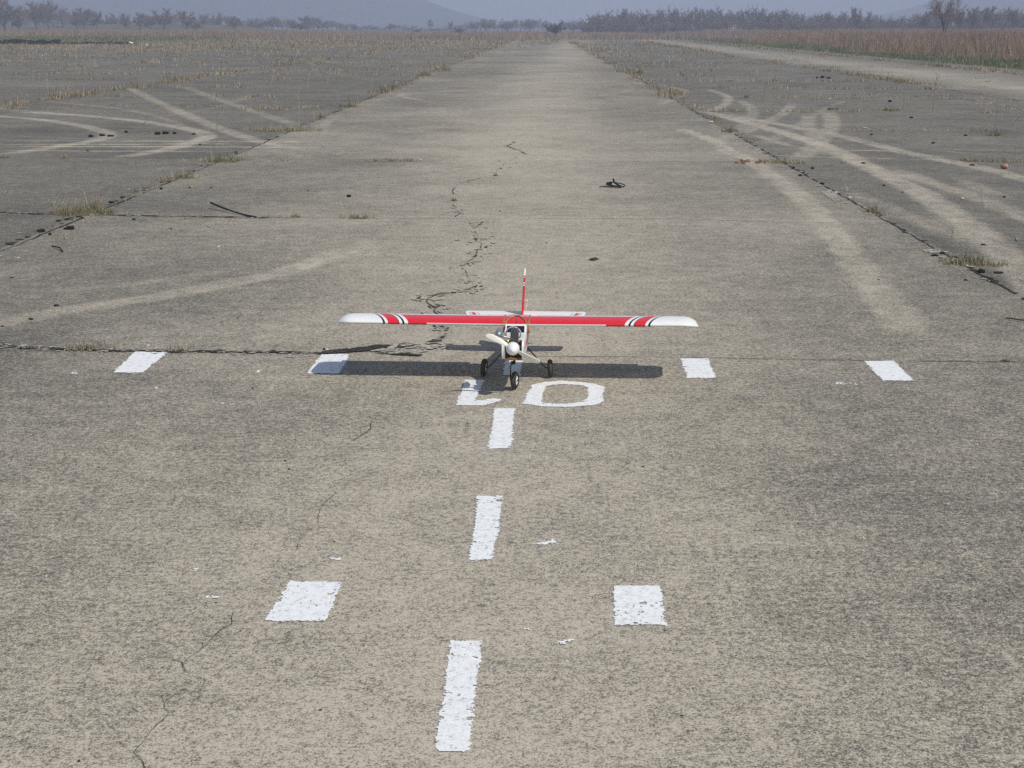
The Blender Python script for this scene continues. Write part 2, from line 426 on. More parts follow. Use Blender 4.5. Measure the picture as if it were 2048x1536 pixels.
# ------------------------------------------------------------------ flat ragged sheets: paint, tar, cracks
def inside(X, Y, poly):
    r = np.zeros(X.shape, bool); n = len(poly)
    for i in range(n):
        (x0, y0), (x1, y1) = poly[i], poly[(i + 1) % n]
        if y0 == y1: continue
        c = ((y0 > Y) != (y1 > Y)) & (X < (x1 - x0) * (Y - y0) / (y1 - y0) + x0)
        r ^= c
    return r

def ragged(name, polys, mat, z, cell=(0.004, 0.006), edge=0.02, holes=0.30, seed=0, stretch=2.2, single=False):
    """polys in ground metres, even-odd; keeps the cells of a fine grid that the brush really covered"""
    allp = np.array([p for q in polys for p in q])
    x0, y0 = allp.min(0) - 0.02; x1, y1 = allp.max(0) + 0.02
    xs = np.arange(x0, x1, cell[0]); ys = np.arange(y0, y1, cell[1])
    X, Y = np.meshgrid((xs[:-1] + xs[1:]) / 2, (ys[:-1] + ys[1:]) / 2)
    ins = np.zeros(X.shape, bool); d = np.full(X.shape, 1e9)
    for q in polys:
        ins ^= inside(X, Y, q); d = np.minimum(d, polydist(X, Y, list(q) + [q[0]]))
    sd = np.where(ins, d, -d)
    e = 0.75 * (fbm(X * 100, Y * 130, seed + 1, 3) - 0.5) + 0.4 * (fbm(X * 22, Y * 22, seed + 2, 2) - 0.5)
    s = fbm(X * 95, Y * 110, seed + 7, 4) * 0.72 + fbm(X * 23, Y * 26, seed + 11, 3) * 0.28
    thr = holes + 0.17 * np.exp(-np.clip(sd, 0, 1) / 0.012) + 0.16 * (fbm(X * 12, Y * 12, seed + 3, 2) - 0.5)
    keep = (sd + e * edge * 2 > 0) & (s > thr)
    if single and keep.any():      # keep one coherent splash
        dil = keep.copy()
        for _ in range(3):
            e2 = dil.copy(); e2[1:] |= dil[:-1]; e2[:-1] |= dil[1:]; e2[:, 1:] |= dil[:, :-1]; e2[:, :-1] |= dil[:, 1:]; dil = e2
        lab = np.where(dil, np.arange(dil.size).reshape(dil.shape) + 1, 0)
        while True:
            l2 = lab.copy(); l2[1:] = np.maximum(l2[1:], lab[:-1]); l2[:-1] = np.maximum(l2[:-1], lab[1:]); l2[:, 1:] = np.maximum(l2[:, 1:], lab[:, :-1]); l2[:, :-1] = np.maximum(l2[:, :-1], lab[:, 1:]); l2 *= dil
            if (l2 == lab).all(): break
            lab = l2
        ids, cnt = np.unique(lab[keep], return_counts=True); keep &= lab == ids[np.argmax(cnt)]
    nx = len(xs)
    r, c = np.where(keep); a = r * nx + c
    F = np.stack([a, a + 1, a + nx + 1, a + nx], -1)
    u, inv = np.unique(F, return_inverse=True)
    V = np.stack([xs[u % nx], ys[u // nx], np.full(len(u), z)], -1)
    me = np_mesh(name, V, inv.reshape(F.shape))
    return link(name, me, mat)

G = lambda L: [tuple(at(*p)) for p in L]
Zd = lambda L: frac(L, 860, 700, 5.12)
Ze = lambda L: frac(L, 800, 950, 2.6217)
MARKS = [
 ("painted_bar", "white painted threshold bar farthest left, clear of the wing shadow", [[(270, 703), (337, 704), (286, 746), (226, 746)]], "white threshold bars painted in a row"),
 ("painted_bar", "white painted threshold bar crossed by the shadow of the left wing tip", [[(642, 709), (699, 709), (680, 748), (614, 748)]], "white threshold bars painted in a row"),
 ("painted_bar", "white painted threshold bar under the model plane, mostly shaded", [[(1011, 716), (1046, 717), (1041, 752), (1005, 751)]], "white threshold bars painted in a row"),
 ("painted_bar", "white painted threshold bar just right of the right wing tip shadow", [[(1361, 718), (1416, 717), (1433, 757), (1375, 757)]], "white threshold bars painted in a row"),
 ("painted_bar", "white painted threshold bar farthest right, leaning away", [[(1727, 723), (1786, 721), (1828, 762), (1766, 762)]], "white threshold bars painted in a row"),
 ("painted_digit", "white painted digit 1, upside down beside the nose wheel", [Zd([(355, 308), (565, 312), (520, 390), (492, 470), (460, 521), (520, 520), (640, 498), (750, 515), (640, 550), (545, 573), (400, 574), (268, 568), (300, 480), (330, 390)])], "white runway number"),
 ("painted_digit", "white painted digit 0, a wide ring right of the nose wheel",
  [Zd([(1050, 362), (1170, 332), (1330, 318), (1500, 328), (1680, 350), (1785, 378), (1782, 470), (1775, 540), (1650, 575), (1400, 588), (1150, 582), (950, 552), (1000, 440)]),
   Zd([(1190, 375), (1350, 352), (1530, 362), (1620, 392), (1600, 500), (1560, 535), (1400, 556), (1250, 552), (1150, 540), (1160, 460)])], "white runway number"),
 ("painted_dash", "white painted centre dash right below the digits, nearest the plane", [Zd([(655, 600), (865, 603), (860, 700), (845, 930), (825, 1010), (600, 1020), (590, 1000), (640, 760)])], "white centre line dashes"),
 ("painted_dash", "white painted centre dash in the middle, above the two white squares", [Ze([(405, 112), (540, 112), (510, 330), (485, 448), (357, 450), (385, 290)])], "white centre line dashes"),
 ("painted_dash", "longest white painted centre dash, nearest the bottom of the photo", [Ze([(262, 870), (425, 875), (400, 1150), (360, 1440), (340, 1458), (195, 1452), (187, 1430), (240, 1080)])], "white centre line dashes"),
 ("painted_square", "white painted square left of the centre dashes, slanted", [[(580, 1163), (684, 1166), (652, 1244), (527, 1243)]], "white painted squares"),
 ("painted_square", "white painted square right of the centre dashes, with speckled edges", [[(1226, 1172), (1322, 1172), (1331, 1251), (1229, 1251)]], "white painted squares"),
]
for i, (nm, lab, polys, grp) in enumerate(MARKS):
    Q = [G(p) for p in polys]
    near = min(q[1] for p in Q for q in p) < 5.3
    o = ragged(nm, Q, M_PAINT, 0.0022, (0.003, 0.004) if near else (0.005, 0.008), 0.0095 if near else 0.013, 0.245 if near else 0.20, seed=10 * i)
    tag(o, lab, "painted marking", grp)
SPOTS = [([(1060, 1090), (1085, 1080), (1118, 1080), (1116, 1088), (1092, 1092)], 0.40, "white paint splotch right of the middle centre dash"),
         ([(1098, 1292), (1115, 1283), (1148, 1279), (1146, 1286), (1122, 1291)], 0.42, "thin white paint streak below the gap between dash and right square"),
         ([(1010, 1272), (1040, 1256), (1066, 1254), (1060, 1264), (1030, 1272)], 0.56, "faint whitish paint smear left of the thin streak"),
         ([(660, 1116), (684, 1116), (682, 1121), (662, 1121)], 0.45, "small white paint fleck above the left white square"),
         ([(378, 1140), (405, 1130), (412, 1133), (390, 1144)], 0.54, "faint whitish paint smear far left of the left white square"),
         ([(405, 1193), (450, 1192), (448, 1197), (410, 1198)], 0.50, "faint white paint streak left of the left white square"),
         ([(510, 742), (524, 739), (522, 744), (512, 746)], 0.45, "small white paint fleck left of the shaded threshold bar"),
         ([(1670, 765), (1718, 766), (1716, 772), (1672, 770)], 0.60, "scattered white paint specks left of the farthest right threshold bar"),
         ([(140, 745), (155, 745), (154, 749), (141, 749)], 0.45, "small white paint fleck left of the farthest left threshold bar")]
for i, (p, hol, lab) in enumerate(SPOTS):
    tag(ragged("paint_spot", [G(p)], M_PAINT, 0.0022, (0.0025, 0.004), 0.012, hol - 0.10, seed=300 + i, single=True), lab, "paint spot", "stray spots of white paint")

def strip(mb, pts, w0, w1, z, seed, gap=0.0, step=0.03, ragg=0.6):
    """crack / joint strip along ground points with an irregular width"""
    pts = [np.array(p, float) for p in pts]; P = []
    for a, b in zip(pts[:-1], pts[1:]):
        n = max(1, int(np.hypot(*(b - a)) / step)); P += [a + (b - a) * i / n for i in range(n)]
    P.append(pts[-1]); P = np.array(P); n = len(P); s = np.arange(n) * step
    if n < 3: return
    T = np.gradient(P, axis=0); T /= np.linalg.norm(T, axis=1)[:, None] + 1e-9; N = np.stack([-T[:, 1], T[:, 0]], -1)
    w0, w1 = w0 * 0.7, w1 * 0.62
    off = (fbm(s * 9, s * 0, seed, 3) - 0.5) * 0.05 * ragg + (fbm(s * 38, s * 0, seed + 9, 2) - 0.5) * 0.014 * ragg
    wd = w0 + (w1 - w0) * np.clip((fbm(s * 3.1, s * 0 + 7, seed + 2, 3) - 0.35) * 3, 0, 1)
    wL = wd * (0.4 + fbm(s * 22, s * 0, seed + 4, 2)); wR = wd * (0.4 + fbm(s * 25, s * 0, seed + 5, 2))
    on = fbm(s * 1.7, s * 0 + 3, seed + 6, 2) > gap
    A = P + N * (off + wL / 2)[:, None]; B = P + N * (off - wR / 2)[:, None]
    vs = [(a[0], a[1], z) for a in A] + [(b[0], b[1], z) for b in B]
    mb.add(vs, [(i, n + i, n + i + 1, i + 1) for i in range(n - 1) if on[i] and on[i + 1]])

mb = MB()
# lengthwise joints
for k, jx in enumerate(LANES):
    far = abs(jx) > 9
    y1 = 120 if far else 150
    bend = (lambda y: jx + 0.06 * math.sin(y / 9)) if jx != 2.76 else (lambda y: 2.72 + 0.0025 * max(0, y - 15) * (1 if y < 45 else 45 / y * 1))
    ys_ = np.arange(8 if abs(jx) < 6 else 15, y1, 0.8)
    strip(mb, [(bend(y), y) for y in ys_], 0.010, 0.046, 0.003, 100 + k, gap=0.32 if abs(jx) < 6 else 0.38, step=0.05 if not far else 0.12)
# crosswise joints
for k in range(0, 24):
    for l in range(len(LANES) - 1):
        a, b = LANES[l], LANES[l + 1]; y = joint_y(k, 0)
        if y > 110 or b < -40: continue
        centre = l == 6
        n = 7; pts = [(a + (b - a) * i / n, joint_y(k, a + (b - a) * i / n)) for i in range(n + 1)]
        if centre and k == 0:
            strip(mb, [tuple(at(*p)) for p in ((-60, 692), (0, 694), (110, 699), (300, 703), (450, 704), (560, 706), (640, 708))], 0.012, 0.05, 0.003, 500, 0.2)
            strip(mb, [tuple(at(*p)) for p in ((1060, 714), (1250, 714), (1400, 716), (1740, 722), (2100, 725))], 0.005, 0.014, 0.003, 501, 0.15, ragg=0.2)
        elif centre and k == 1:
            strip(mb, [tuple(at(*p)) for p in ((0, 425), (60, 428), (239, 431), (420, 434), (683, 436), (760, 437))], 0.006, 0.035, 0.003, 502, 0.25)
            strip(mb, [tuple(at(*p)) for p in ((760, 437), (1350, 438), (1512, 443), (1700, 446))], 0.006, 0.016, 0.003, 503, 0.22, ragg=0.2)
        else:
            strip(mb, pts, 0.006, 0.04 if not centre else 0.018, 0.003, 600 + 20 * k + l, gap=0.40 if centre else 0.33, step=0.05)
def blobs(mb, pts, n, spread, s0, s1, z, seed, flat=1.0):
    """irregular flat clots strewn along a line on the ground"""
    rr = random.Random(seed); g = [np.array(p, float) for p in pts]; L = [float(np.hypot(*(b - a))) for a, b in zip(g[:-1], g[1:])]
    for k in range(n):
        i = rr.choices(range(len(L)), L)[0]; t = rr.random(); c = g[i] + (g[i + 1] - g[i]) * t + np.array([rr.gauss(0, spread), rr.gauss(0, spread)])
        d = g[i + 1] - g[i]; th = math.atan2(d[1], d[0]) + rr.gauss(0, 0.35); R_ = s0 + (s1 - s0) * rr.random() ** 2.2; m_ = 11; el = rr.uniform(1.2, 3.2) * flat
        vs = []
        for j in range(m_):
            q = 2 * math.pi * j / m_; r_ = R_ * rr.uniform(0.55, 1.25); x, y = r_ * el * math.cos(q) * 0.6, r_ * math.sin(q) * 0.6
            vs.append((c[0] + x * math.cos(th) - y * math.sin(th), c[1] + x * math.sin(th) + y * math.cos(th), z + 0.00002 * (k % 40)))
        mb.add(vs, [tuple(range(m_))])
JL = [[(-3.78, y) for y in (7, 11, 16, 24, 36)], [(2.73, y) for y in (6, 10, 14, 22, 34)]]
NEARJ = [tuple(at(*p)) for p in ((-60, 692), (0, 694), (110, 699), (300, 703), (450, 704), (560, 706), (640, 708))]
MIDJ = [tuple(at(*p)) for p in ((0, 425), (60, 428), (239, 431), (420, 434), (560, 436))]
for i, (pl, n_, sp_, b_) in enumerate(((JL[0], 230, 0.018, 0.05), (JL[1], 230, 0.018, 0.05), (NEARJ, 120, 0.014, 0.035), (MIDJ, 90, 0.016, 0.04))): blobs(mb, pl, n_, sp_, 0.008, b_, 0.0042, 40 + i)
tag(mb.build("slab_joint", M_JOINT), kind='structure')

mb = MB(); CW = 0.5

CR = [
 ([(1100, 238), (1060, 262), (1022, 285)], 0.003, 0.012, 0.3), ([(1030, 283), (1015, 293), (1035, 300), (1050, 308), (1058, 309)], 0.02, 0.12, 0.0),
 ([(1035, 314), (1012, 325), (988, 346), (1000, 351)], 0.004, 0.02, 0.3), ([(985, 350), (940, 362), (917, 368), (905, 380), (912, 396), (903, 400), (918, 402)], 0.004, 0.045, 0.2),
 ([(905, 408), (910, 418), (920, 428), (908, 434)], 0.008, 0.05, 0.1), ([(965, 443), (960, 450), (950, 456), (975, 455)], 0.012, 0.06, 0.0),
 ([(947, 462), (956, 470), (950, 480), (962, 486), (960, 497), (953, 505), (950, 515)], 0.008, 0.035, 0.1), ([(945, 517), (925, 532), (935, 545), (938, 556), (945, 568)], 0.006, 0.035, 0.1),
 ([(955, 571), (938, 578), (920, 583), (900, 586)], 0.02, 0.06, 0.0), ([(900, 586), (872, 590), (853, 598), (860, 608), (870, 614), (868, 622), (880, 632)], 0.008, 0.05, 0.1),
 ([(872, 640), (884, 655), (878, 668)], 0.006, 0.03, 0.1), ([(826, 748), (822, 762), (808, 766), (814, 776), (800, 786), (778, 802), (772, 812), (742, 850), (738, 862), (716, 876), (712, 882)], 0.003, 0.014, 0.28),
 ([(712, 882), (700, 896), (685, 914), (690, 934), (684, 960), (650, 998)], 0.002, 0.009, 0.28),
 ([(668, 985), (640, 1018), (641, 1036), (632, 1050), (602, 1074), (596, 1098), (588, 1108), (582, 1146), (576, 1162)], 0.002, 0.0075, 0.2),
 ([(464, 1228), (463, 1250), (446, 1260), (428, 1278), (410, 1295), (380, 1318), (370, 1330), (373, 1345), (366, 1380)], 0.002, 0.008, 0.22),
 ([(366, 1380), (342, 1396), (332, 1402), (331, 1416), (337, 1428), (316, 1448), (300, 1470), (272, 1495), (264, 1508), (280, 1522), (292, 1540), (300, 1600)], 0.002, 0.008, 0.2),
 ([(30, 1312), (120, 1312), (212, 1310)], 0.0015, 0.003, 0.1), ([(1620, 356), (1660, 375), (1700, 400)], 0.003, 0.012, 0.2),
 ([(1590, 346), (1645, 378), (1760, 440)], 0.004, 0.012, 0.4), ([(1745, 640), (1790, 652)], 0.003, 0.006, 0.3), ([(1940, 410), (2010, 415)], 0.004, 0.012, 0.0),
 ([(1450, 490), (1475, 493)], 0.006, 0.02, 0.0), ([(500, 432), (560, 436)], 0.01, 0.02, 0.0), ([(880, 242), (895, 246)], 0.01, 0.03, 0.0),
 ([(1260, 900), (1255, 912), (1262, 925)], 0.001, 0.003, 0.3),
]
for i, (p, a, b, gp) in enumerate(CR):
    strip(mb, [tuple(at(*q)) for q in p], a * CW * (0.82 if min(q[1] for q in p) > 700 else 0.8), b * CW * (0.82 if min(q[1] for q in p) > 700 else 0.8), 0.0035, 900 + i, gp + (0.17 if min(q[1] for q in p) > 700 else 0.14), step=0.012, ragg=0.6)
for i, (p, a, b, gp) in enumerate(CR):     # hairline side branches
    g = [at(*q) for q in p]; rr = random.Random(i)
    for k in range(2 + len(g) // 2):
        q = rr.choice(g); an = rr.uniform(0, 6.28); l_ = rr.uniform(0.05, 0.16)
        strip(mb, [q, q + np.array([math.cos(an), math.sin(an)]) * l_ * 0.5, q + np.array([math.cos(an + 0.5), math.sin(an + 0.5)]) * l_], 0.0006, 0.0026, 0.0036, 1200 + 9 * i + k, 0.15, step=0.01, ragg=0.4)
tag(mb.build("crack", M_CRACK), kind='structure')

mb = MB()
for i, (p, a_, b_, gp) in enumerate(CR):
    if b_ >= 0.02 and len(p) > 2: blobs(mb, [tuple(at(*q)) for q in p], 2 + len(p), 0.022, 0.005, 0.026, 0.0046, 60 + i, 1.3)
tag(mb.build("crack_hole", M_CRACK), kind='structure')
mb = MB()
for i, (pl, n_, sp_, b_) in enumerate(((JL[0], 200, 0.07, 0.045), (JL[1], 330, 0.08, 0.045), (NEARJ, 260, 0.03, 0.022), (MIDJ, 150, 0.05, 0.03))): blobs(mb, pl, n_, sp_, 0.005, b_ * 0.8, 0.0044, 90 + i)
for i, (p, a_, b_, gp) in enumerate(CR):
    if b_ >= 0.02 and len(p) > 2: blobs(mb, [tuple(at(*q)) for q in p], 5 + 4 * len(p), 0.06, 0.006, 0.03, 0.0049, 130 + i, 1.2)
blobs(mb, [tuple(at(*q)) for q in ((760, 706), (800, 700), (840, 696), (870, 690))], 60, 0.05, 0.006, 0.035, 0.0062, 150, 1.2)
tag(mb.build("concrete_chips", M_CHIP), kind='structure')
SPALL = [[(632, 710), (650, 703), (700, 698), (735, 695), (752, 691), (790, 692), (822, 689), (842, 692), (824, 697), (770, 698), (740, 703), (700, 706), (660, 709)],
         [(752, 707), (800, 707), (846, 711), (838, 714), (790, 711)], [(850, 688), (868, 680), (884, 679), (884, 685), (860, 689)],
         [(874, 675), (892, 673), (888, 677)], [(1176, 520), (1190, 516), (1200, 519), (1186, 522)]]
for i, p in enumerate(SPALL):
    o = ragged("tar_patch", [G(p)], M_JOINT, 0.006, (0.005, 0.008), 0.012, 0.12, seed=700 + i); tag(o, kind='structure')
RUB = [[(770, 704), (800, 697), (812, 699), (826, 703), (800, 709), (775, 708)], [(832, 700), (850, 692), (872, 695), (852, 703)], [(860, 596), (866, 600), (862, 604)],
       [(956, 474), (984, 477), (970, 482)], [(1690, 372), (1700, 380), (1690, 384)], [(1050, 690), (1058, 678), (1070, 684), (1060, 692)],
       [(1640, 385), (1660, 380), (1690, 400), (1670, 405)], [(1840, 500), (1880, 498), (1900, 506), (1860, 508)]]
for i, p in enumerate(RUB):
    o = ragged("broken_concrete", [G(p)], M_CHIP, 0.005, (0.005, 0.008), 0.02, 0.42, seed=800 + i); tag(o, kind='structure')

# ------------------------------------------------------------------ model aeroplane
# local axes: x to the photo's right, y aft (away from the camera), z up; origin on the ground between the main wheels
plane = empty("model_airplane", (-0.115, 6.435, 0.004), R(-1.76))
tag(plane, "red and white high wing model airplane with white spinner parked on the runway number", "model airplane")

# --- wing
CH, HS, LE_Y, LE_Z, INC = 0.268, 0.785, -0.105, 0.250, R(3.0)
def airfoil(n=18):
    up = []
    for i in range(n + 1):
        t = (1 - math.cos(math.pi * i / n)) / 2
        th = 0.128 * 5 * (0.2969 * math.sqrt(t) - 0.126 * t - 0.3516 * t * t + 0.2843 * t ** 3 - 0.1036 * t ** 4)
        cm = 0.022 * 4 * t * (1 - t)
        up.append((t, cm + th, cm - th * 0.78))
    return up
AF = airfoil()
def wing_mesh():
    st = [0.0, 0.1, 0.25, 0.386, 0.42, 0.465, 0.55, 0.62, 0.70, 0.725, 0.738, 0.75, 0.762, 0.772, 0.78, 0.785]
    xs = [-x for x in st[:0:-1]] + st
    loop = [(t, u, 1) for t, u, l in AF[::-1]] + [(t, l, -1) for t, u, l in AF[1:]]
    V, span, aft, arc, F = [], [], [], [], []
    for x in xs:
        a = abs(x); k = max(0.0, (a - 0.725) / (HS - 0.725))
        thick = math.sqrt(max(0.0, 1 - k ** 2.2)) * 0.94 + 0.06
        le = 0.060 * k ** 1.8; te = 0.025 * k ** 3
        c = CH - le - te; zc = -0.012 * k ** 1.5
        s = 0; prev = None; L = []
        for t, z, sd in loop:
            y = LE_Y + le + t * c; zz = z * CH * thick + zc
            L.append((y, zz))
        # arc length from the nose, positive over the top
        i0 = len(AF) - 1; arcs = [0] * len(L)
        for i in range(i0 - 1, -1, -1): arcs[i] = arcs[i + 1] + math.dist(L[i], L[i + 1])
        for i in range(i0 + 1, len(L)): arcs[i] = arcs[i - 1] - math.dist(L[i], L[i - 1])
        for (y, zz), ar in zip(L, arcs):
            dy = y - LE_Y
            V.append((x, LE_Y + dy * math.cos(INC) + zz * math.sin(INC), LE_Z + zz * math.cos(INC) - dy * math.sin(INC) + abs(x) * math.tan(R(0.3))))
            span.append(a); aft.append(dy); arc.append(ar)
    n = len(loop)
    for i in range(len(xs) - 1):
        for j in range(n - 1): F.append((i * n + j, i * n + j + 1, (i + 1) * n + j + 1, (i + 1) * n + j))
        F.append((i * n + n - 1, i * n, (i + 1) * n, (i + 1) * n + n - 1))
    F.append(tuple(range(n))); F.append(tuple(range((len(xs) - 1) * n, len(xs) * n))[::-1])
    me = bpy.data.meshes.new("wing"); me.from_pydata(V, [], F)
    for nm, arr in (("span", span), ("aft", aft), ("arc", arc)):
        q = me.attributes.new(nm, 'FLOAT', 'POINT'); q.data.foreach_set("value", arr)
    return me
WHT, REDC, BLK = (0.86, 0.86, 0.85), (0.72, 0.022, 0.035), (0.012, 0.012, 0.014)
m = NT("wing_film")
sp, aft, arc = (m.attr(k).outputs["Fac"] for k in ("span", "aft", "arc"))
t = m.math('DIVIDE', m.math('MULTIPLY_ADD', aft, -0.42, sp), 0.8)
stops = [(0.0, REDC), (0.465, WHT), (0.4785, BLK), (0.488, WHT), (0.503, BLK), (0.5045, REDC), (0.5505, BLK), (0.552, WHT), (0.563, BLK), (0.572, WHT)]
stripes = m.ramp(t, [(a / 0.8, c) for a, c in stops], 'CONSTANT')
inner = m.math('LESS_THAN', sp, 0.386)
low_in = m.math('MULTIPLY', inner, m.math('LESS_THAN', arc, 0.0035))
low_out = m.math('LESS_THAN', arc, -0.022)
under = m.math('MAXIMUM', low_in, low_out)
rear = m.math('MULTIPLY', m.math('GREATER_THAN', aft, 0.122), m.math('LESS_THAN', t, 0.465 / 0.8))
line = m.math('MULTIPLY', m.math('GREATER_THAN', aft, 0.119), m.math('LESS_THAN', t, 0.462 / 0.8))
seam = m.math('LESS_THAN', sp, 0.0012)
col = m.mix(line, stripes, BLK); col = m.mix(rear, col, WHT); col = m.mix(under, col, WHT); col = m.mix(m.math('MULTIPLY', seam, m.math('LESS_THAN', aft, 0.16)), col, (0.10, 0.01, 0.012))
n1 = m.noise(25, 3, vec=m.obj()); col = m.mix(1.0, col, m.ramp(n1, [(0.3, (0.94,) * 3), (0.7, (1.0,) * 3)]), 'MULTIPLY')
m.base(col, 0.33, spec=0.4); M_WING = m.m
wing = link("wing", wing_mesh(), M_WING, plane, smooth=True)
wing.data.polygons[-1].use_smooth = False; wing.data.polygons[-2].use_smooth = False
def wing_z(y, top=True):
    t = min(max((y - LE_Y) / CH, 0.0), 1.0)
    zz = np.interp(t, [a for a, _, _ in AF], [(u if top else l) for _, u, l in AF]) * CH
    return LE_Z + zz * math.cos(INC) - (y - LE_Y) * math.sin(INC)
for s in (-1, 1):   # strip ailerons hinged behind the trailing edge
    mb = MB(); y0 = LE_Y + CH * math.cos(INC) - 0.002; z0 = wing_z(LE_Y + CH) 
    x0, x1 = s * 0.09, s * 0.68
    mb.add([(x, y0 + dy, z0 + dz + abs(x) * math.tan(R(0.3))) for x in (x0, x1) for dy, dz in ((0.001, 0.003), (0.034, -0.001), (0.034, -0.002), (0.001, -0.003))],
           [(0, 1, 5, 4), (1, 2, 6, 5), (2, 3, 7, 6), (3, 0, 4, 7), (0, 3, 2, 1), (4, 5, 6, 7)])
    mb.build("aileron", M_WHITE, plane)

# --- fuselage: sections (y, half width, z bottom, z top)
FS = [(-0.262, 0.036, 0.140, 0.216), (-0.235, 0.043, 0.136, 0.2185), (-0.19, 0.0455, 0.134, 0.2225), (-0.152, 0.0462, 0.134, 0.2235), (-0.12, 0.0462, 0.134, 0.230), (0.0, 0.0465, 0.135, 0.2395), (0.10, 0.0455, 0.138, 0.233),
      (0.165, 0.044, 0.142, 0.226), (0.30, 0.034, 0.148, 0.205), (0.45, 0.022, 0.158, 0.185), (0.60, 0.011, 0.164, 0.1742)]
def rsec(hw, z0, z1, rad=0.006):
    r = min(rad, hw * 0.45, (z1 - z0) * 0.45); o = []
    for cx_, cz_, a0 in ((hw - r, z1 - r, 0), (-hw + r, z1 - r, 90), (-hw + r, z0 + r, 180), (hw - r, z0 + r, 270)):
        for k in range(4):
            q = R(a0 + 30 * k); o.append((cx_ + r * math.cos(q), cz_ + r * math.sin(q)))
    return o
mb = MB(); n = 16; vs = []
for y, hw, z0, z1 in FS: vs += [(x, y, z) for x, z in rsec(hw, z0, z1)]
fs = [(i * n + j, i * n + (j + 1) % n, (i + 1) * n + (j + 1) % n, (i + 1) * n + j) for i in range(len(FS) - 1) for j in range(n)]
fs += [tuple(range(n)), tuple(range((len(FS) - 1) * n, len(FS) * n))[::-1]]
mb.add(vs, fs)
m = NT("fuselage_film"); tc = m.obj(); sx = m.n("ShaderNodeSeparateXYZ"); m.l(tc, sx.inputs[0])
d = m.math('MULTIPLY_ADD', sx.outputs[1], 0.02, sx.outputs[2])
band = m.math('MULTIPLY', m.math('GREATER_THAN', d, 0.163), m.math('LESS_THAN', d, 0.188))
edge_ = m.math('MULTIPLY', m.math('GREATER_THAN', d, 0.1615), m.math('LESS_THAN', d, 0.1895))
side = m.math('GREATER_THAN', m.math('ABSOLUTE', sx.outputs[0]), 0.008)
rearw = m.math('GREATER_THAN', sx.outputs[1], -0.245)
band = m.math('MULTIPLY', band, rearw); edge_ = m.math('MULTIPLY', edge_, rearw)
n1 = m.noise(40, 4, vec=tc)
col = m.mix(edge_, (0.80, 0.80, 0.78), BLK); col = m.mix(band, col, REDC)
col = m.mix(m.math('MULTIPLY', m.math('LESS_THAN', sx.outputs[1], -0.05), m.math('MULTIPLY', n1, 0.35)), col, (0.25, 0.17, 0.10))
m.base(col, 0.32, spec=0.4)
fus = mb.build("fuselage", m.m, plane)
bv = fus.modifiers.new("soft", 'BEVEL'); bv.width = 0.001; bv.segments = 1
# nose cheeks either side of the engine, with rounded front edges
for s in (-1, 1):
    mb = MB(); prof = [(-0.264, 0.1415), (-0.30, 0.143), (-0.325, 0.150), (-0.337, 0.165), (-0.338, 0.185), (-0.334, 0.205), (-0.322, 0.222) if s > 0 else (-0.326, 0.212), (-0.264, 0.222) if s > 0 else (-0.264, 0.213)]
    k = len(prof); xo, xi = s * 0.0475, s * 0.036
    vs = [(xo, y, z) for y, z in prof] + [(xi, y, z) for y, z in prof]
    mb.add(vs, [tuple(range(k)), tuple(range(2 * k - 1, k - 1, -1))] + [(i, (i + 1) % k, k + (i + 1) % k, k + i) for i in range(k)])
    o = mb.build("cheek", M_WHITE, plane); b_ = o.modifiers.new("soft", 'BEVEL'); b_.width = 0.003; b_.segments = 3
mb = MB(); mb.box((0, -0.2685, 0.176), (0.0715, 0.010, 0.070)); mb.box((0, -0.30, 0.1475), (0.071, 0.055, 0.008)); mb.build("firewall", M_WOOD, plane)
# windscreen: white frame with dark panel, sloping up to the wing
def quad3(c0, c1, c2, c3, th, mbx):
    a, b, c_, d_ = (Vector(q) for q in (c0, c1, c2, c3)); nrm = (b - a).cross(d_ - a).normalized() * th
    mbx.add([a, b, c_, d_, a + nrm, b + nrm, c_ + nrm, d_ + nrm], [(3, 2, 1, 0), (4, 5, 6, 7), (0, 1, 5, 4), (1, 2, 6, 5), (2, 3, 7, 6), (3, 0, 4, 7)])
WB, WT = (-0.150, 0.221), (-0.114, 0.250)
def wsp(u, v): return (u, WB[0] + (WT[0] - WB[0]) * v, WB[1] + (WT[1] - WB[1]) * v)
mb = MB()
for u0, u1, v0, v1 in ((-0.044, 0.044, 0.88, 1.08), (-0.044, 0.044, -0.06, 0.05), (-0.044, -0.0385, 0.05, 0.88), (0.0375, 0.044, 0.05, 0.88)):
    quad3(wsp(u0, v0), wsp(u1, v0), wsp(u1, v1), wsp(u0, v1), 0.004, mb)
for s in (-1, 1):   # cabin side posts that close the wedge under the wing
    mb.add([(s * 0.0462, -0.153, 0.226), (s * 0.0462, -0.108, 0.249), (s * 0.0462, -0.06, 0.249), (s * 0.0462, -0.06, 0.226), (s * 0.0425, -0.153, 0.226), (s * 0.0425, -0.108, 0.249), (s * 0.0425, -0.06, 0.249), (s * 0.0425, -0.06, 0.226)],
           [(0, 1, 2, 3), (7, 6, 5, 4), (0, 4, 5, 1), (1, 5, 6, 2), (2, 6, 7, 3), (3, 7, 4, 0)])
wsf = mb.build("windscreen", M_WHITE, plane)
mb = MB(); quad3(wsp(-0.039, 0.03), wsp(0.038, 0.03), wsp(0.038, 0.90), wsp(-0.039, 0.90), 0.002, mb); mb.build("pane", M_GLASS, wsf)
for s in (-1, 1):   # dark side windows
    mb = MB(); mb.box((s * 0.0468, -0.02, 0.213), (0.002, 0.10, 0.026)); mb.build("side_window", M_GLASS, plane)

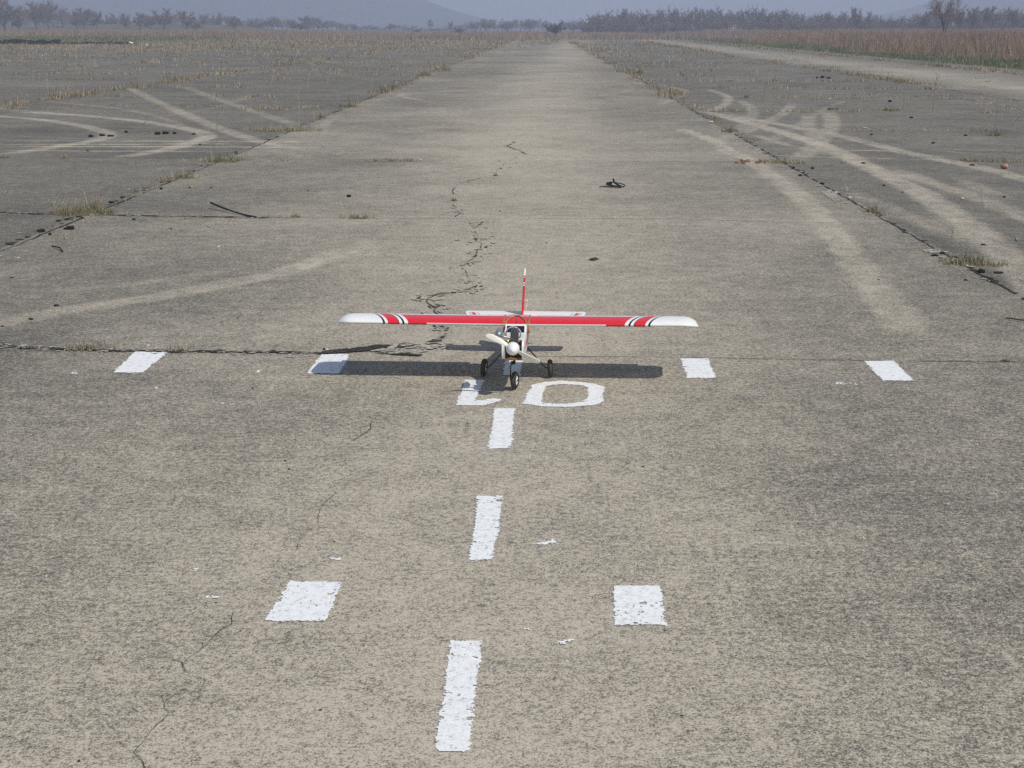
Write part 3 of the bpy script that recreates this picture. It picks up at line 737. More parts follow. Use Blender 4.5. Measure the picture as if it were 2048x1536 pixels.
# --- engine
mb = MB(); mb.lathe([(-0.035, 0.0), (-0.035, 0.016), (0.0, 0.0165), (0.012, 0.013), (0.03, 0.009), (0.042, 0.008), (0.042, 0)], (0.0, -0.302, 0.203), (0, -1, 0), 20)
for s in (-1, 1): mb.box((s * 0.024, -0.292, 0.200), (0.026, 0.052, 0.008))
eng = mb.build("engine", M_ALU, plane, smooth=False)
mb = MB()
mb.lathe([(0.0, 0.013), (0.030, 0.013), (0.030, 0.0)], (0.004, -0.300, 0.214), (0, 0, 1), 20)
for k in range(7): mb.box((0.004, -0.300, 0.226 + 0.0052 * k), (0.034, 0.036, 0.0028))
for k in range(5): mb.box((0.004 - 0.013 + 0.0065 * k, -0.300, 0.2655), (0.0028, 0.036, 0.011))
for sx_, sy_ in ((-1, -1), (1, -1), (-1, 1), (1, 1)): mb.lathe([(0, 0.0025), (0.014, 0.0025), (0.0145, 0)], (0.004 + sx_ * 0.012, -0.300 + sy_ * 0.013, 0.2595), (0, 0, 1), 8)
mb.lathe([(0, 0.003), (0.006, 0.003), (0.007, 0.0015), (0.014, 0.0012), (0.0145, 0)], (0.004, -0.300, 0.268), (0, 0, 1), 10)
mb.build("cylinder_head", M_HEAD, eng)
mb = MB(); mb.lathe([(-0.012, 0), (-0.012, 0.007), (0.0, 0.0085), (0.008, 0.0085), (0.012, 0.006), (0.016, 0)], (-0.026, -0.318, 0.2225), (0.25, -1, 0.1), 16)
mb.lathe([(0, 0.003), (0.022, 0.003), (0.022, 0)], (-0.026, -0.316, 0.222), (-1, 0, 0.15), 8); mb.build("carburettor", M_BRASS, eng)
mb = MB()
mb.lathe([(-0.016, 0), (-0.0145, 0.006), (-0.010, 0.011), (-0.004, 0.014), (0.004, 0.0155), (0.06, 0.0155), (0.08, 0.012), (0.09, 0.006), (0.105, 0.0055), (0.105, 0)], (-0.062, -0.318, 0.2510), (0.0, 1, 0.03), 24)
mb.tube([(0.0, -0.310, 0.232), (-0.02, -0.312, 0.236), (-0.040, -0.315, 0.240), (-0.056, -0.312, 0.247)], [0.007, 0.006, 0.0055, 0.007], 12)
mb.build("muffler", M_ALU, eng, smooth=True)
mb = MB(); pts = []
for k in range(22):
    q = R(200 - 235 * k / 21); pts.append((-0.003 + 0.031 * math.cos(q), -0.275 - 0.01 * math.sin(q), 0.2455 + 0.031 * math.sin(q)))
mb.tube(pts, 0.0032, 8); mb.build("fuel_tube", M_TUBE, plane, smooth=True)
mb = MB(); mb.tube([(0.026, -0.27, 0.216), (0.031, -0.30, 0.214), (0.030, -0.325, 0.205), (0.022, -0.33, 0.195)], 0.003, 8); mb.tube([(0.018, -0.335, 0.212), (0.026, -0.337, 0.216)], 0.0035, 8); mb.build("throttle_linkage", M_WIRE, plane)

# --- spinner and propeller
PY, PZ = -0.368, 0.203
mb = MB(); prof = [(-0.006, 0.0), (-0.006, 0.0262), (-0.003, 0.0275)]
for k in range(13):
    u = k / 12; prof.append((0.002 + 0.052 * u, 0.0278 * math.sqrt(max(0, 1 - u ** 1.75))))
mb.lathe(prof, (0, PY, PZ), (0, -1, 0), 32)
prop = empty("propeller", (0, 0, 0)); prop.parent = plane
spn = mb.build("spinner", M_SPIN, prop, smooth=True)
for q in (80, 260):
    mb = MB(); mb.lathe([(0, 0.0016), (0.0008, 0.0012), (0.0009, 0)], (math.cos(R(q)) * 0.0215, PY - 0.0235, PZ + math.sin(R(q)) * 0.0215), (math.cos(R(q)) * 0.8, -0.6, math.sin(R(q)) * 0.8), 8)
    mb.build("spinner_screw", M_WIRE, spn)
def blade_mb(ang):
    mb = MB(); L = 0.127; N = 14; vs = []; u_ = Vector((math.cos(ang), 0, math.sin(ang))); w_ = Vector((-math.sin(ang), 0, math.cos(ang))); yv = Vector((0, 1, 0))
    for i in range(N + 1):
        t = i / N; r = 0.016 + (L - 0.016) * t
        ch = 0.0140 + 0.0125 * math.sin(min(1, t * 1.35) * math.pi / 2); ch *= math.sqrt(max(0.03, 1 - max(0, (t - 0.72) / 0.285) ** 2.2))
        tw = -R(36 - 24 * t); th = 0.0048 * (1 - 0.62 * t)
        cd = w_ * math.cos(tw) + yv * math.sin(tw); nd = u_.cross(cd)
        sw = w_ * (-0.004 * math.sin(t * math.pi))
        for k in range(10):
            q = 2 * math.pi * k / 10
            vs.append(Vector((0, PY, PZ)) + u_ * r + sw + cd * (ch / 2 * math.cos(q)) + nd * (th / 2 * math.sin(q)))
    fs = [(i * 10 + j, i * 10 + (j + 1) % 10, (i + 1) * 10 + (j + 1) % 10, (i + 1) * 10 + j) for i in range(N) for j in range(10)]
    mb.add(vs, fs + [tuple(range(9, -1, -1)), tuple(range(N * 10, N * 10 + 10))]); return mb
for a in (154, -27): blade_mb(R(a)).build("blade", M_CREAM, prop, smooth=True)

# --- undercarriage
def wheel(loc, rz, camber, dia=0.076, wid=0.024):
    e = empty("wheel", loc); e.parent = plane; e.rotation_euler = (0, camber, rz)
    mb = MB(); Rr = dia / 2; prof = []
    for k in range(21):
        q = R(-128 + 256 * k / 20); prof.append((math.sin(q) * wid / 2, Rr - wid * 0.46 + math.cos(q) * wid * 0.46))
    prof = [(-wid * 0.30, Rr * 0.50)] + prof + [(wid * 0.30, Rr * 0.50)]
    mb.lathe(prof, (0, 0, 0), (1, 0, 0), 40); ty = mb.build("tyre", M_TYRE, e, smooth=True)
    mb = MB(); tw = [(-wid * 0.27, Rr - 0.0014), (-wid * 0.2, Rr - 0.0002), (0, Rr + 0.0006), (wid * 0.2, Rr - 0.0002), (wid * 0.27, Rr - 0.0014)]
    mb.lathe(tw, (0, 0, 0), (1, 0, 0), 40); mb.build("tread", M_DUST, ty, smooth=True)
    mb = MB(); h = Rr * 0.56
    mb.lathe([(-wid * 0.36, 0), (-wid * 0.42, 0.004), (-wid * 0.42, 0.006), (-wid * 0.30, 0.0065), (-wid * 0.28, h - 0.003), (-wid * 0.36, h - 0.001), (-wid * 0.34, h), (wid * 0.34, h), (wid * 0.36, h - 0.001), (wid * 0.28, h - 0.003), (wid * 0.30, 0.0065), (wid * 0.42, 0.006), (wid * 0.42, 0.004), (wid * 0.36, 0)], (0, 0, 0), (1, 0, 0), 32)
    mb.build("rim", M_HUB, e, smooth=False)
    mb = MB(); mb.lathe([(-wid * 0.6, 0), (-wid * 0.6, 0.003), (wid * 0.6, 0.003), (wid * 0.6, 0)], (0, 0, 0), (1, 0, 0), 10); mb.build("axle", M_WIRE, e)
    return e
wheel((-0.146, 0.0, 0.0385), R(-7), R(4), 0.077, 0.022)
wheel((0.146, 0.0, 0.0385), R(2), R(-4), 0.077, 0.022)
wheel((0.002, -0.236, 0.0375), R(-13), R(0), 0.075, 0.023)
for s in (-1, 1):
    mb = MB(); mb.tube([(s * 0.02, 0.012, 0.1345), (s * 0.036, 0.012, 0.1335), (s * 0.044, 0.011, 0.127), (s * 0.118, 0.002, 0.046), (s * 0.124, 0.0, 0.040), (s * 0.136, 0.0, 0.0385)], 0.0026, 8); mb.build("gear_leg", M_WIRE, plane, smooth=True)
mb = MB()
mb.tube([(0.0, -0.252, 0.150), (0.0, -0.252, 0.128)], 0.0028, 8)
coil = [(-0.004 + 0.0085 * math.sin(q), -0.252 - 0.009 + 0.009 * math.cos(q), 0.126 - 0.0135 * q / (6 * math.pi)) for q in [k * math.pi / 6 for k in range(37)]]
mb.tube(coil, 0.0026, 7)
mb.tube([(-0.004, -0.252, 0.1125), (-0.013, -0.248, 0.108), (-0.0165, -0.242, 0.098), (-0.0175, -0.238, 0.045), (-0.0165, -0.237, 0.0385), (-0.008, -0.236, 0.0375)], 0.0025, 8)
mb.box((0.012, -0.254, 0.136), (0.044, 0.006, 0.0035)); mb.build("nose_strut", M_WIRE, plane)

# --- tail
m = NT("tail_film"); tc = m.obj(); sx = m.n("ShaderNodeSeparateXYZ"); m.l(tc, sx.inputs[0])
ax_ = m.math('ABSOLUTE', m.math('SUBTRACT', sx.outputs[0], 0.012)); yy = sx.outputs[1]
t = m.math('DIVIDE', m.math('MULTIPLY_ADD', m.math('SUBTRACT', yy, 0.455), -0.24, ax_), 0.4)
cT = m.ramp(t, [(0.0, WHT), (0.203 / 0.4, BLK), (0.2055 / 0.4, WHT), (0.217 / 0.4, REDC), (0.235 / 0.4, WHT), (0.242 / 0.4, BLK), (0.244 / 0.4, WHT)], 'CONSTANT')
rl = m.math('MULTIPLY', m.math('MULTIPLY', m.math('GREATER_THAN', yy, 0.476), m.math('LESS_THAN', yy, 0.489)), m.math('MULTIPLY', m.math('LESS_THAN', ax_, 0.185), m.math('GREATER_THAN', ax_, 0.06)))
m.base(m.mix(rl, cT, REDC), 0.33, spec=0.4); M_TAIL = m.m
def plate(pts, z0, z1, mbx, axis='z'):
    k = len(pts); mk = (lambda a, b, c_: (a, b, c_)) if axis == 'z' else (lambda a, b, c_: (c_, a, b))
    mbx.add([mk(a, b, z0) for a, b in pts] + [mk(a, b, z1) for a, b in pts], [tuple(range(k - 1, -1, -1)), tuple(range(k, 2 * k))] + [(i, (i + 1) % k, k + (i + 1) % k, k + i) for i in range(k)])
SX = 0.012
mb = MB(); plate([(SX - 0.270, 0.478), (SX - 0.03, 0.455), (SX + 0.03, 0.455), (SX + 0.270, 0.478), (SX + 0.286, 0.553), (SX - 0.286, 0.553)], 0.1745, 0.1805, mb)
o = mb.build("stabilizer", M_TAIL, plane); b_ = o.modifiers.new("soft", 'BEVEL'); b_.width = 0.002; b_.segments = 2
mb = MB(); plate([(SX - 0.286, 0.5555), (SX + 0.286, 0.5555), (SX + 0.280, 0.592), (SX + 0.03, 0.596), (SX - 0.03, 0.596), (SX - 0.280, 0.592)], 0.1752, 0.1798, mb)
o = mb.build("elevator", M_WHITE, plane)
m = NT("fin_film"); tc = m.obj(); sx = m.n("ShaderNodeSeparateXYZ"); m.l(tc, sx.inputs[0])
zz = sx.outputs[2]
cF = m.ramp(m.math('DIVIDE', zz, 0.5), [(0.0, REDC), (0.313 / 0.5, WHT), (0.3185 / 0.5, BLK), (0.3235 / 0.5, WHT), (0.3285 / 0.5, REDC), (0.3505 / 0.5, WHT), (0.3545 / 0.5, BLK), (0.3590 / 0.5, WHT)], 'CONSTANT')
n1 = m.noise(30, 3, vec=tc); m.base(m.mix(1.0, cF, m.ramp(n1, [(0.3, (0.9,) * 3), (0.7, (1,) * 3)]), 'MULTIPLY'), 0.33, spec=0.4); M_FIN = m.m
mb = MB(); plate([(0.44, 0.181), (0.478, 0.195), (0.535, 0.365), (0.555, 0.383), (0.592, 0.386), (0.592, 0.181)], -0.004, 0.004, mb, 'x')
o = mb.build("fin", M_FIN, plane); b_ = o.modifiers.new("soft", 'BEVEL'); b_.width = 0.002; b_.segments = 2
for v in o.data.vertices: v.co.x += 0.045 * (v.co.z - 0.18)
mb = MB(); plate([(0.594, 0.195), (0.594, 0.386), (0.622, 0.383), (0.640, 0.365), (0.628, 0.195)], -0.003, 0.003, mb, 'x')
rud = mb.build("rudder", M_FIN, plane)
for v in rud.data.vertices: v.co.x += 0.045 * (v.co.z - 0.18)
mb = MB(); mb.box((0.012, 0.60, 0.232), (0.020, 0.006, 0.004)); mb.tube([(0.020, 0.60, 0.232), (0.016, 0.45, 0.198), (0.012, 0.33, 0.185)], 0.0011, 6); mb.build("control_horn", M_CREAM, rud)

# --- rubber bands over the wing, held by dowels
for y in (-0.118, 0.155):
    mb = MB(); mb.tube([(-0.060, y, 0.222), (0.060, y, 0.222)], 0.003, 10); mb.build("dowel", M_WOOD, plane)
def band(xa, ya, xb, yb, up, n=26):
    pts = []
    for i in range(n + 1):
        t = i / n; x = xa + (xb - xa) * t; y = ya + (yb - ya) * t
        z = wing_z(y) + 0.0025
        if y < LE_Y + 0.006: z = 0.222 + (wing_z(LE_Y + 0.006) - 0.222) * max(0, (y - ya) / (LE_Y + 0.006 - ya + 1e-6)) if ya < yb else z
        if y > LE_Y + CH - 0.004: z = wing_z(LE_Y + CH - 0.004) + 0.002
        pts.append((x, y, z))
    pts = [(xa, ya, 0.222)] + [p for p in pts[1:]] + [(xb, yb, 0.222)]
    mb = MB(); mb.tube(pts, 0.0019, 6); return mb
for xa, xb in ((-0.0505, 0.0505), (0.0505, -0.0505), (-0.054, 0.048), (0.054, -0.048), (-0.0525, -0.0525), (0.0525, 0.0525), (-0.0565, -0.0545), (0.0565, 0.0545)):
    band(xa, -0.119, xb, 0.155, 0).build("rubber_band", M_BAND, plane, smooth=True)

# ------------------------------------------------------------------ vegetation helpers
STRAW, BROWN, RUST, GREEN, DRYG = (0.47, 0.405, 0.285), (0.28, 0.21, 0.15), (0.355, 0.225, 0.155), (0.125, 0.18, 0.065), (0.25, 0.235, 0.145)
def blades(pos, hgt, wid, cols, lean=0.35, seed=0):
    """two-segment blades as arrays; pos (n,3)"""
    r = np.random.default_rng(seed); n = len(pos)
    a = r.uniform(0, 2 * np.pi, n); th = np.clip(np.abs(r.normal(0, lean, n)), 0, 1.45)
    d = np.stack([np.cos(a), np.sin(a), 0 * a], -1); b = r.uniform(0, 2 * np.pi, n)
    s = np.stack([np.cos(b), np.sin(b), 0 * b], -1) * (wid / 2)[:, None]; z = np.array([0, 0, 1.0])
    mid = pos + d * (hgt * 0.55 * np.sin(th * 0.6))[:, None] + z * (hgt * 0.58 * np.cos(th * 0.6))[:, None]; tip = pos + d * (hgt * np.sin(th))[:, None] + z * (hgt * np.cos(th))[:, None]
    V = np.stack([pos - s, pos + s, mid + s * 0.8, mid - s * 0.8, tip], 1).reshape(-1, 3)
    i = np.arange(n)[:, None] * 5
    F = np.concatenate([i + [0, 1, 2], i + [0, 2, 3], i + [3, 2, 4]]); 
    return V, F, np.repeat(cols, 5, 0)
def pick(n, table, seed, jitter=0.25):
    r = np.random.default_rng(seed); w_ = np.array([t[1] for t in table], float); c = np.array([t[0] for t in table])
    return c[r.choice(len(table), n, p=w_ / w_.sum())] * r.uniform(1 - jitter, 1 + jitter, (n, 1))

def field(name, pos, hgt, wid, table, seed, lean=0.3, kind='stuff'):
    c0 = pick(len(pos), table, seed) * (0.62 + 0.76 * fbm(pos[:, 0] / 2.2, pos[:, 1] / 5.0, seed, 3))[:, None]
    V, F, c_ = blades(pos, hgt, wid, c0, lean, seed)
    o = link(name, np_mesh(name, V, F, c_), M_BLADE); return tag(o, kind=kind)

# tall rust-coloured grass, right of the runway
r = np.random.default_rng(11)
def scatter(n, x0, x1, y0, y1, acc, ypow=1.0):
    X = r.uniform(x0, x1, n); Y = y0 + (y1 - y0) * r.uniform(0, 1, n) ** ypow
    k = r.uniform(0, 1, n) < acc(X, Y); X, Y = X[k], Y[k]
    return np.stack([X, Y, field_z(X, Y)], -1)
def inview(X, Y, m_=0.06): return (np.abs(X + 0.0214 * Y) < Y * (0.3413 + m_) + 3)
def gpatch(X, Y): return fbm(X / 9, Y / 30, 91, 3)
P1 = scatter(900000, 19.2, 150, 38, 330, lambda X, Y: inview(X, Y) * np.clip(0.12 + 2.4 * (gpatch(X, Y) - 0.30), 0, 1) * sstep(19.0, 23, X + 2 * (fbm(Y / 5, X * 0, 8) - 0.5)), 1.6)
hp = (0.30 + 1.15 * fbm(P1[:, 0] / 7, P1[:, 1] / 14, 17)) * r.uniform(0.6, 1.15, len(P1)) * (0.45 + 0.55 * sstep(19.5, 27, P1[:, 0]))
tag(field("tall_grass", P1, hp, 0.006 + 0.00012 * P1[:, 1], [(RUST, 6), (BROWN, 3), (STRAW, 2.4), (DRYG, 1.2)], 12, 0.4), "tall rust brown dry grass covering the field right of the runway", "grass")
P2 = scatter(260000, EDGE_R - 0.2, 60, 30, 200, lambda X, Y: inview(X, Y) * np.where(X < 24, fbm(X / 3, Y / 9, 44) > 0.42, gpatch(X, Y) < 0.45) * (1 - 0.6 * sstep(20, 26, X)), 1.3)
tag(field("green_grass", P2, r.uniform(0.08, 0.22, len(P2)), 0.01 + 0.00013 * P2[:, 1], [(GREEN, 5), (DRYG, 2), (STRAW, 0.6)], 13, 0.5), "short green grass along the right edge of the concrete", "grass")
# left and far fields
P3 = scatter(260000, -190, 60, 150, 350, lambda X, Y: inview(X, Y) * np.where(X < -42, Y > 195, Y > 178 + 25 * (fbm(X / 12, Y * 0, 5) - 0.5)) * ((X < 16.5) | (Y > 300)), 1.2)
tag(field("tall_grass", P3, r.uniform(0.35, 0.85, len(P3)), 0.045 + 0 * P3[:, 0], [(RUST, 5), (BROWN, 3.5), (STRAW, 2.2), (DRYG, 1)], 14, 0.2), "pale rust dry grass filling the field at the far end of the runway and left", "grass")
P4 = scatter(60000, -120, -30, 134, 235, lambda X, Y: inview(X, Y) * ((X < -46) | (Y > 140 + 1.2 * (X + 46))), 1.0)
tag(field("green_grass", P4, r.uniform(0.08, 0.22, len(P4)), 0.07 + 0 * P4[:, 0], [(GREEN, 4), (DRYG, 4), (STRAW, 0.8)], 15, 0.5), "short green grass on the far left beyond the concrete edge", "grass")

# dry weeds rooted in the joints and broken slabs
pts = []
for k, jx in enumerate(LANES):
    n = 900 if jx not in (-3.78, 2.76) else 420
    y = 20 + 135 * r.uniform(0, 1, n) ** 1.3; keep = fbm(y / 3.1, y * 0 + jx, 61) > (0.52 if abs(jx) < 5 else 0.46)
    if jx in (-3.78, 2.76): keep &= y > 33
    y = y[keep]; pts.append(np.stack([jx + r.normal(0, 0.10, len(y)), y], -1))
for k in range(2, 26):
    n = 330; x = r.uniform(-46, 15, n); jy = joint_y(k, x)
    lane_c = (x > -3.9) & (x < 2.9)
    keep = (fbm(x / 1.3, x * 0 + k * 3.3, 62) > 0.5) & ((~lane_c) | (r.uniform(0, 1, n) < 0.0)) & (r.uniform(0, 1, n) < np.clip((jy - 8) / 40, 0.1, 1))
    keep &= ~((x > 9.9) & (x < 15.4) & (r.uniform(0, 1, n) < 0.95)); keep &= ~((np.abs(x) < 12) & (jy < 26))
    x = x[keep]; pts.append(np.stack([x, joint_y(k, x) + r.normal(0, 0.08, len(x))], -1))
n = 12000; x = r.uniform(-52, EDGE_R, n); y = r.uniform(45, 200, n)
dens = sstep(60, 150, y) * (0.35 + 0.9 * sstep(-4, -30, x)) + 0.5 * sstep(120, 175, y); dens = np.where((x > 2.8) & (x < 9.9), 0.35 * dens, dens); dens = np.where(x > 15.4, 0.9, dens)
cxs = 1.5 * sstep(38, 85, y) + 2.4 * sstep(95, 175, y); dens = np.where((np.abs(x - cxs) < 2.0) & (y < 172), 0.0, dens); dens = np.where((x > -3.9) & (x < 2.8) & (y < 75), 0.0, dens); dens = np.where((x > 10.2) & (x < 15.2), 0.0, dens)
k = (r.uniform(0, 1, n) < dens) & (fbm(x / 3, y / 7, 63) > 0.42); pts.append(np.stack([x[k], y[k]], -1))
T = np.concatenate(pts); T = T[inview(T[:, 0], T[:, 1]) & (T[:, 0] > LEFT_E)]
nb = r.integers(10, 26, len(T)); I = np.repeat(np.arange(len(T)), nb)
sz = r.uniform(0.5, 1.2, len(T)) * (0.7 + 0.5 * sstep(60, 160, T[:, 1]))
pp = np.zeros((len(I), 3)); pp[:, :2] = T[I] + r.normal(0, 1, (len(I), 2)) * (0.07 + 0.0009 * T[I][:, 1:2])
hh = 0.16 * sz[I] * r.uniform(0.4, 1.3, len(I)); hh = np.where(r.uniform(0, 1, len(I)) < 0.04, hh * 2.8, hh)
tag(field("dry_weeds", pp, hh, 0.004 + 0.00013 * pp[:, 1], [(STRAW, 4.8), (BROWN, 3.6), (DRYG, 2.5), (RUST, 1.4), (GREEN, 0.7)], 16, 0.7), "sparse dry weeds sprouting from joints and cracks of the far concrete", "weeds")
pts = []
# low joint growth near the camera
for pl, sp_, n in (([(480, 322), (830, 323)], 0.05, 700), ([(410, 322), (480, 320)], 0.09, 500), ([(490, 261), (640, 262)], 0.06, 260), ([(690, 436), (740, 436)], 0.05, 60), ([(150, 697), (205, 700)], 0.03, 110), ([(345, 703), (370, 702)], 0.03, 40),
               ([(100, 490), (300, 372), (380, 352)], 0.04, 260), ([(600, 262), (700, 212), (780, 180)], 0.09, 420), ([(0, 212), (320, 213), (560, 217), (640, 214)], 0.08, 700), ([(40, 205), (250, 178), (330, 170), (640, 130)], 0.10, 900),
               ([(1230, 130), (1300, 165), (1360, 200), (1400, 218)], 0.10, 800), ([(1420, 222), (1640, 224), (1780, 222)], 0.08, 500), ([(1430, 240), (1500, 285)], 0.05, 150), ([(1530, 322), (1600, 328)], 0.06, 260), ([(1620, 200), (1900, 196), (2048, 222)], 0.10, 500),
               ([(1560, 196), (1760, 190)], 0.09, 350), ([(1700, 262), (1990, 262)], 0.05, 220), ([(1930, 322), (2048, 326)], 0.06, 200), ([(1740, 422), (1760, 432)], 0.04, 40), ([(1900, 522), (2000, 532)], 0.05, 240), ([(1860, 168), (1700, 145), (1480, 95)], 0.14, 900), ([(2048, 205), (1860, 168)], 0.12, 420)):
    g = smooth_poly([at(*p) for p in pl], 10); g = np.array(g); t = r.uniform(0, len(g) - 1.001, n); i = t.astype(int); q = g[i] + (g[i + 1] - g[i]) * (t - i)[:, None]
    kk = fbm(q[:, 0] * 1.8, q[:, 1] * 1.8, 71) > 0.40; q = q[kk]; pts.append(np.stack([q[:, 0] + r.normal(0, sp_, len(q)), q[:, 1] + r.normal(0, sp_, len(q)), 0 * q[:, 0]], -1))
pp = np.concatenate(pts); pp = np.repeat(pp, 2, 0) + r.normal(0, 0.012, (2 * len(pp), 3)) * [1, 1, 0]; hh = r.uniform(0.015, 0.085, len(pp)) * (0.55 + 0.012 * pp[:, 1])
tag(field("joint_grass", pp, hh, 0.002 + 0.00011 * pp[:, 1], [(STRAW, 5), (BROWN, 3.5), (DRYG, 2.5), (GREEN, 1.0)], 18, 1.0), "low dry grass lining the joints between the concrete slabs", "grass")

# ---- single tufts
def tuft(px, py, wpx, hpx, n, green, label, seed, dead=0.0):
    p = at(px, py); D = math.hypot(p[1], CAM_H); W = wpx / FPX * D; H = 1.45 * hpx / FPX * D
    rr = np.random.default_rng(seed); n = int(n * 3); q = np.zeros((n, 3)); nc = max(3, n // 45); cc = np.stack([rr.normal(0, W * 0.22, nc), rr.normal(0, W * 0.14, nc)], -1); q[:, :2] = cc[rr.integers(0, nc, n)] + rr.normal(0, W * 0.055, (n, 2))
    fall = np.exp(-(q[:, 0] / (W * 0.4)) ** 2); low = rr.uniform(0, 1, n) < 0.55
    h = H * np.where(low, rr.uniform(0.15, 0.45, n), 0.25 + 0.85 * rr.uniform(0, 1, n) ** 2.2) * (0.4 + 0.6 * fall)
    tb = [(STRAW, 5 * (1 - green) + 0.3), (BROWN, 2.5 * (1 - green) + 0.2), (GREEN, 7 * green + 0.01), (DRYG, 1.5)]
    V, F, c_ = blades(q, h, np.full(n, max(0.0022, 0.40 * D / FPX)) * rr.uniform(0.7, 1.3, n), pick(n, tb, seed), 0.75, seed)
    m_ = 22; an = np.arange(m_) * 2 * np.pi / m_; rad = W * 0.36 * (0.7 + 0.5 * rr.uniform(0, 1, m_))
    ring = np.stack([np.cos(an) * rad, np.sin(an) * rad * 0.62, np.full(m_, 0.0008)], -1); mid_ = ring * [0.55, 0.55, 0] + [0, 0, 0.004 + 0.05 * H]
    D0 = np.concatenate([ring, mid_, [[0, 0, 0.005 + 0.07 * H]]]); k_ = np.arange(m_); k2 = (k_ + 1) % m_
    DF = np.concatenate([np.stack([k_, k2, m_ + k2], -1), np.stack([k_, m_ + k2, m_ + k_], -1), np.stack([m_ + k_, m_ + k2, np.full(m_, 2 * m_)], -1)])
    DC = np.array([0.15, 0.125, 0.08]) * rr.uniform(0.7, 1.3, (len(D0), 1))
    V, F, c_ = np.concatenate([D0, V]), np.concatenate([DF, F + len(D0)]), np.concatenate([DC, c_])
    o = link("grass_tuft", np_mesh("grass_tuft", V, F, c_), M_BLADE, loc=(p[0], p[1], 0.0))
    return tag(o, label, "grass tuft", "grass tufts in the slab joints")
TUFTS = [
 (165, 428, 150, 26, 420, 0.6, "largest green and straw grass tuft at the crossing of two joints, left"),
 (130, 424, 60, 46, 60, 0.0, "spray of bent straw blades at the left of the largest grass tuft"),
 (190, 424, 70, 58, 60, 0.05, "spray of tall straw blades at the right of the largest grass tuft"),
 (365, 356, 70, 16, 170, 0.25, "low dry grass tuft on the left joint, with a green top"),
 (335, 362, 40, 18, 70, 0.0, "pale straw grass tuft on the left joint, left of the green topped one"),
 (268, 385, 26, 14, 50, 0.0, "small brown grass tuft on the left joint near the tar lumps"),
 (446, 324, 70, 18, 230, 0.75, "bright green grass tuft beside the tall leaning stalk on the left"),
 (590, 434, 30, 10, 60, 0.45, "small grass tuft right of the black hose on the cross joint"),
 (716, 437, 46, 10, 60, 0.6, "small green grass tuft with two stalks on the cross joint, left of the crack"),
 (545, 263, 90, 16, 200, 0.1, "brown grass tuft where the upper cross joint meets the left joint"),
 (128, 318, 30, 12, 60, 0.3, "lone grass tuft on bare slab near the left edge"),
 (8, 316, 26, 10, 50, 0.8, "dark green grass tuft at the left picture edge"),
 (590, 262, 60, 14, 120, 0.1, "straw grass tuft on the left joint above the tyre scratches"),
 (645, 236, 30, 14, 70, 0.4, "small green grass tuft on the left joint, upper part"),
 (880, 143, 60, 22, 160, 0.0, "pale straw grass tuft far along the left joint"),
 (850, 152, 50, 20, 130, 0.05, "brownish grass tuft just nearer than the pale straw one on the left joint"),
 (700, 214, 50, 20, 140, 0.1, "dry grass tuft on the left joint with upright stems"),
 (178, 698, 40, 12, 80, 0.15, "small dry grass tuft on the near cross joint, left of the first threshold bar"),
 (75, 698, 26, 8, 50, 0.0, "tiny brown grass tuft on the near cross joint, at the far left"),
 (362, 702, 18, 9, 34, 0.5, "tiny green weed on the near cross joint, right of the first threshold bar"),
 (1460, 264, 44, 16, 110, 0.6, "green grass tuft on the right joint near the white chip"),
 (1430, 240, 26, 12, 60, 0.4, "small grass tuft on the right joint, farther than the green one"),
 (1562, 326, 60, 14, 170, 0.35, "brown and green grass tuft beside the two orange crumb patches"),
 (1746, 424, 40, 20, 110, 0.15, "orange brown grass tuft on the right joint"),
 (1756, 432, 18, 10, 40, 0.9, "small green weed below the orange brown tuft on the right joint"),
 (1945, 528, 100, 26, 260, 0.5, "wide grass tuft on the right joint near the right picture edge"),
 (1985, 532, 40, 16, 60, 0.05, "straw grass tuft at the right end of the wide one"),
 (1780, 222, 50, 12, 120, 0.75, "green grass tuft on the right slabs, right of the tall dry stalks"),
 (1667, 220, 26, 12, 80, 0.7, "small green grass tuft under the tall dry stalks"),
 (1990, 272, 50, 18, 130, 0.4, "grass tuft near the right edge, two slabs back"),
 (1940, 322, 40, 12, 90, 0.4, "flat grass tuft left of the orange cup"),
 (1490, 196, 26, 10, 70, 0.5, "small grass tuft on the second slab row right of the right joint"),
 (1340, 190, 60, 22, 180, 0.15, "straw grass tuft far along the right joint"),
 (1270, 148, 40, 18, 120, 0.1, "farthest straw grass tuft on the right joint"),
 (990, 352, 16, 8, 34, 0.5, "tiny mossy weed in the long crack, beyond the tail"),
 (908, 402, 22, 8, 40, 0.6, "tiny green weed in the long crack, level with the black wire"),
 (2010, 722, 26, 8, 40, 0.4, "tiny weed on the near cross joint at the far right"),
 (1700, 719, 10, 5, 16, 0.7, "very small green sprout left of the farthest right threshold bar"),
]
for i, a in enumerate(TUFTS): tuft(*a, seed=2000 + i)

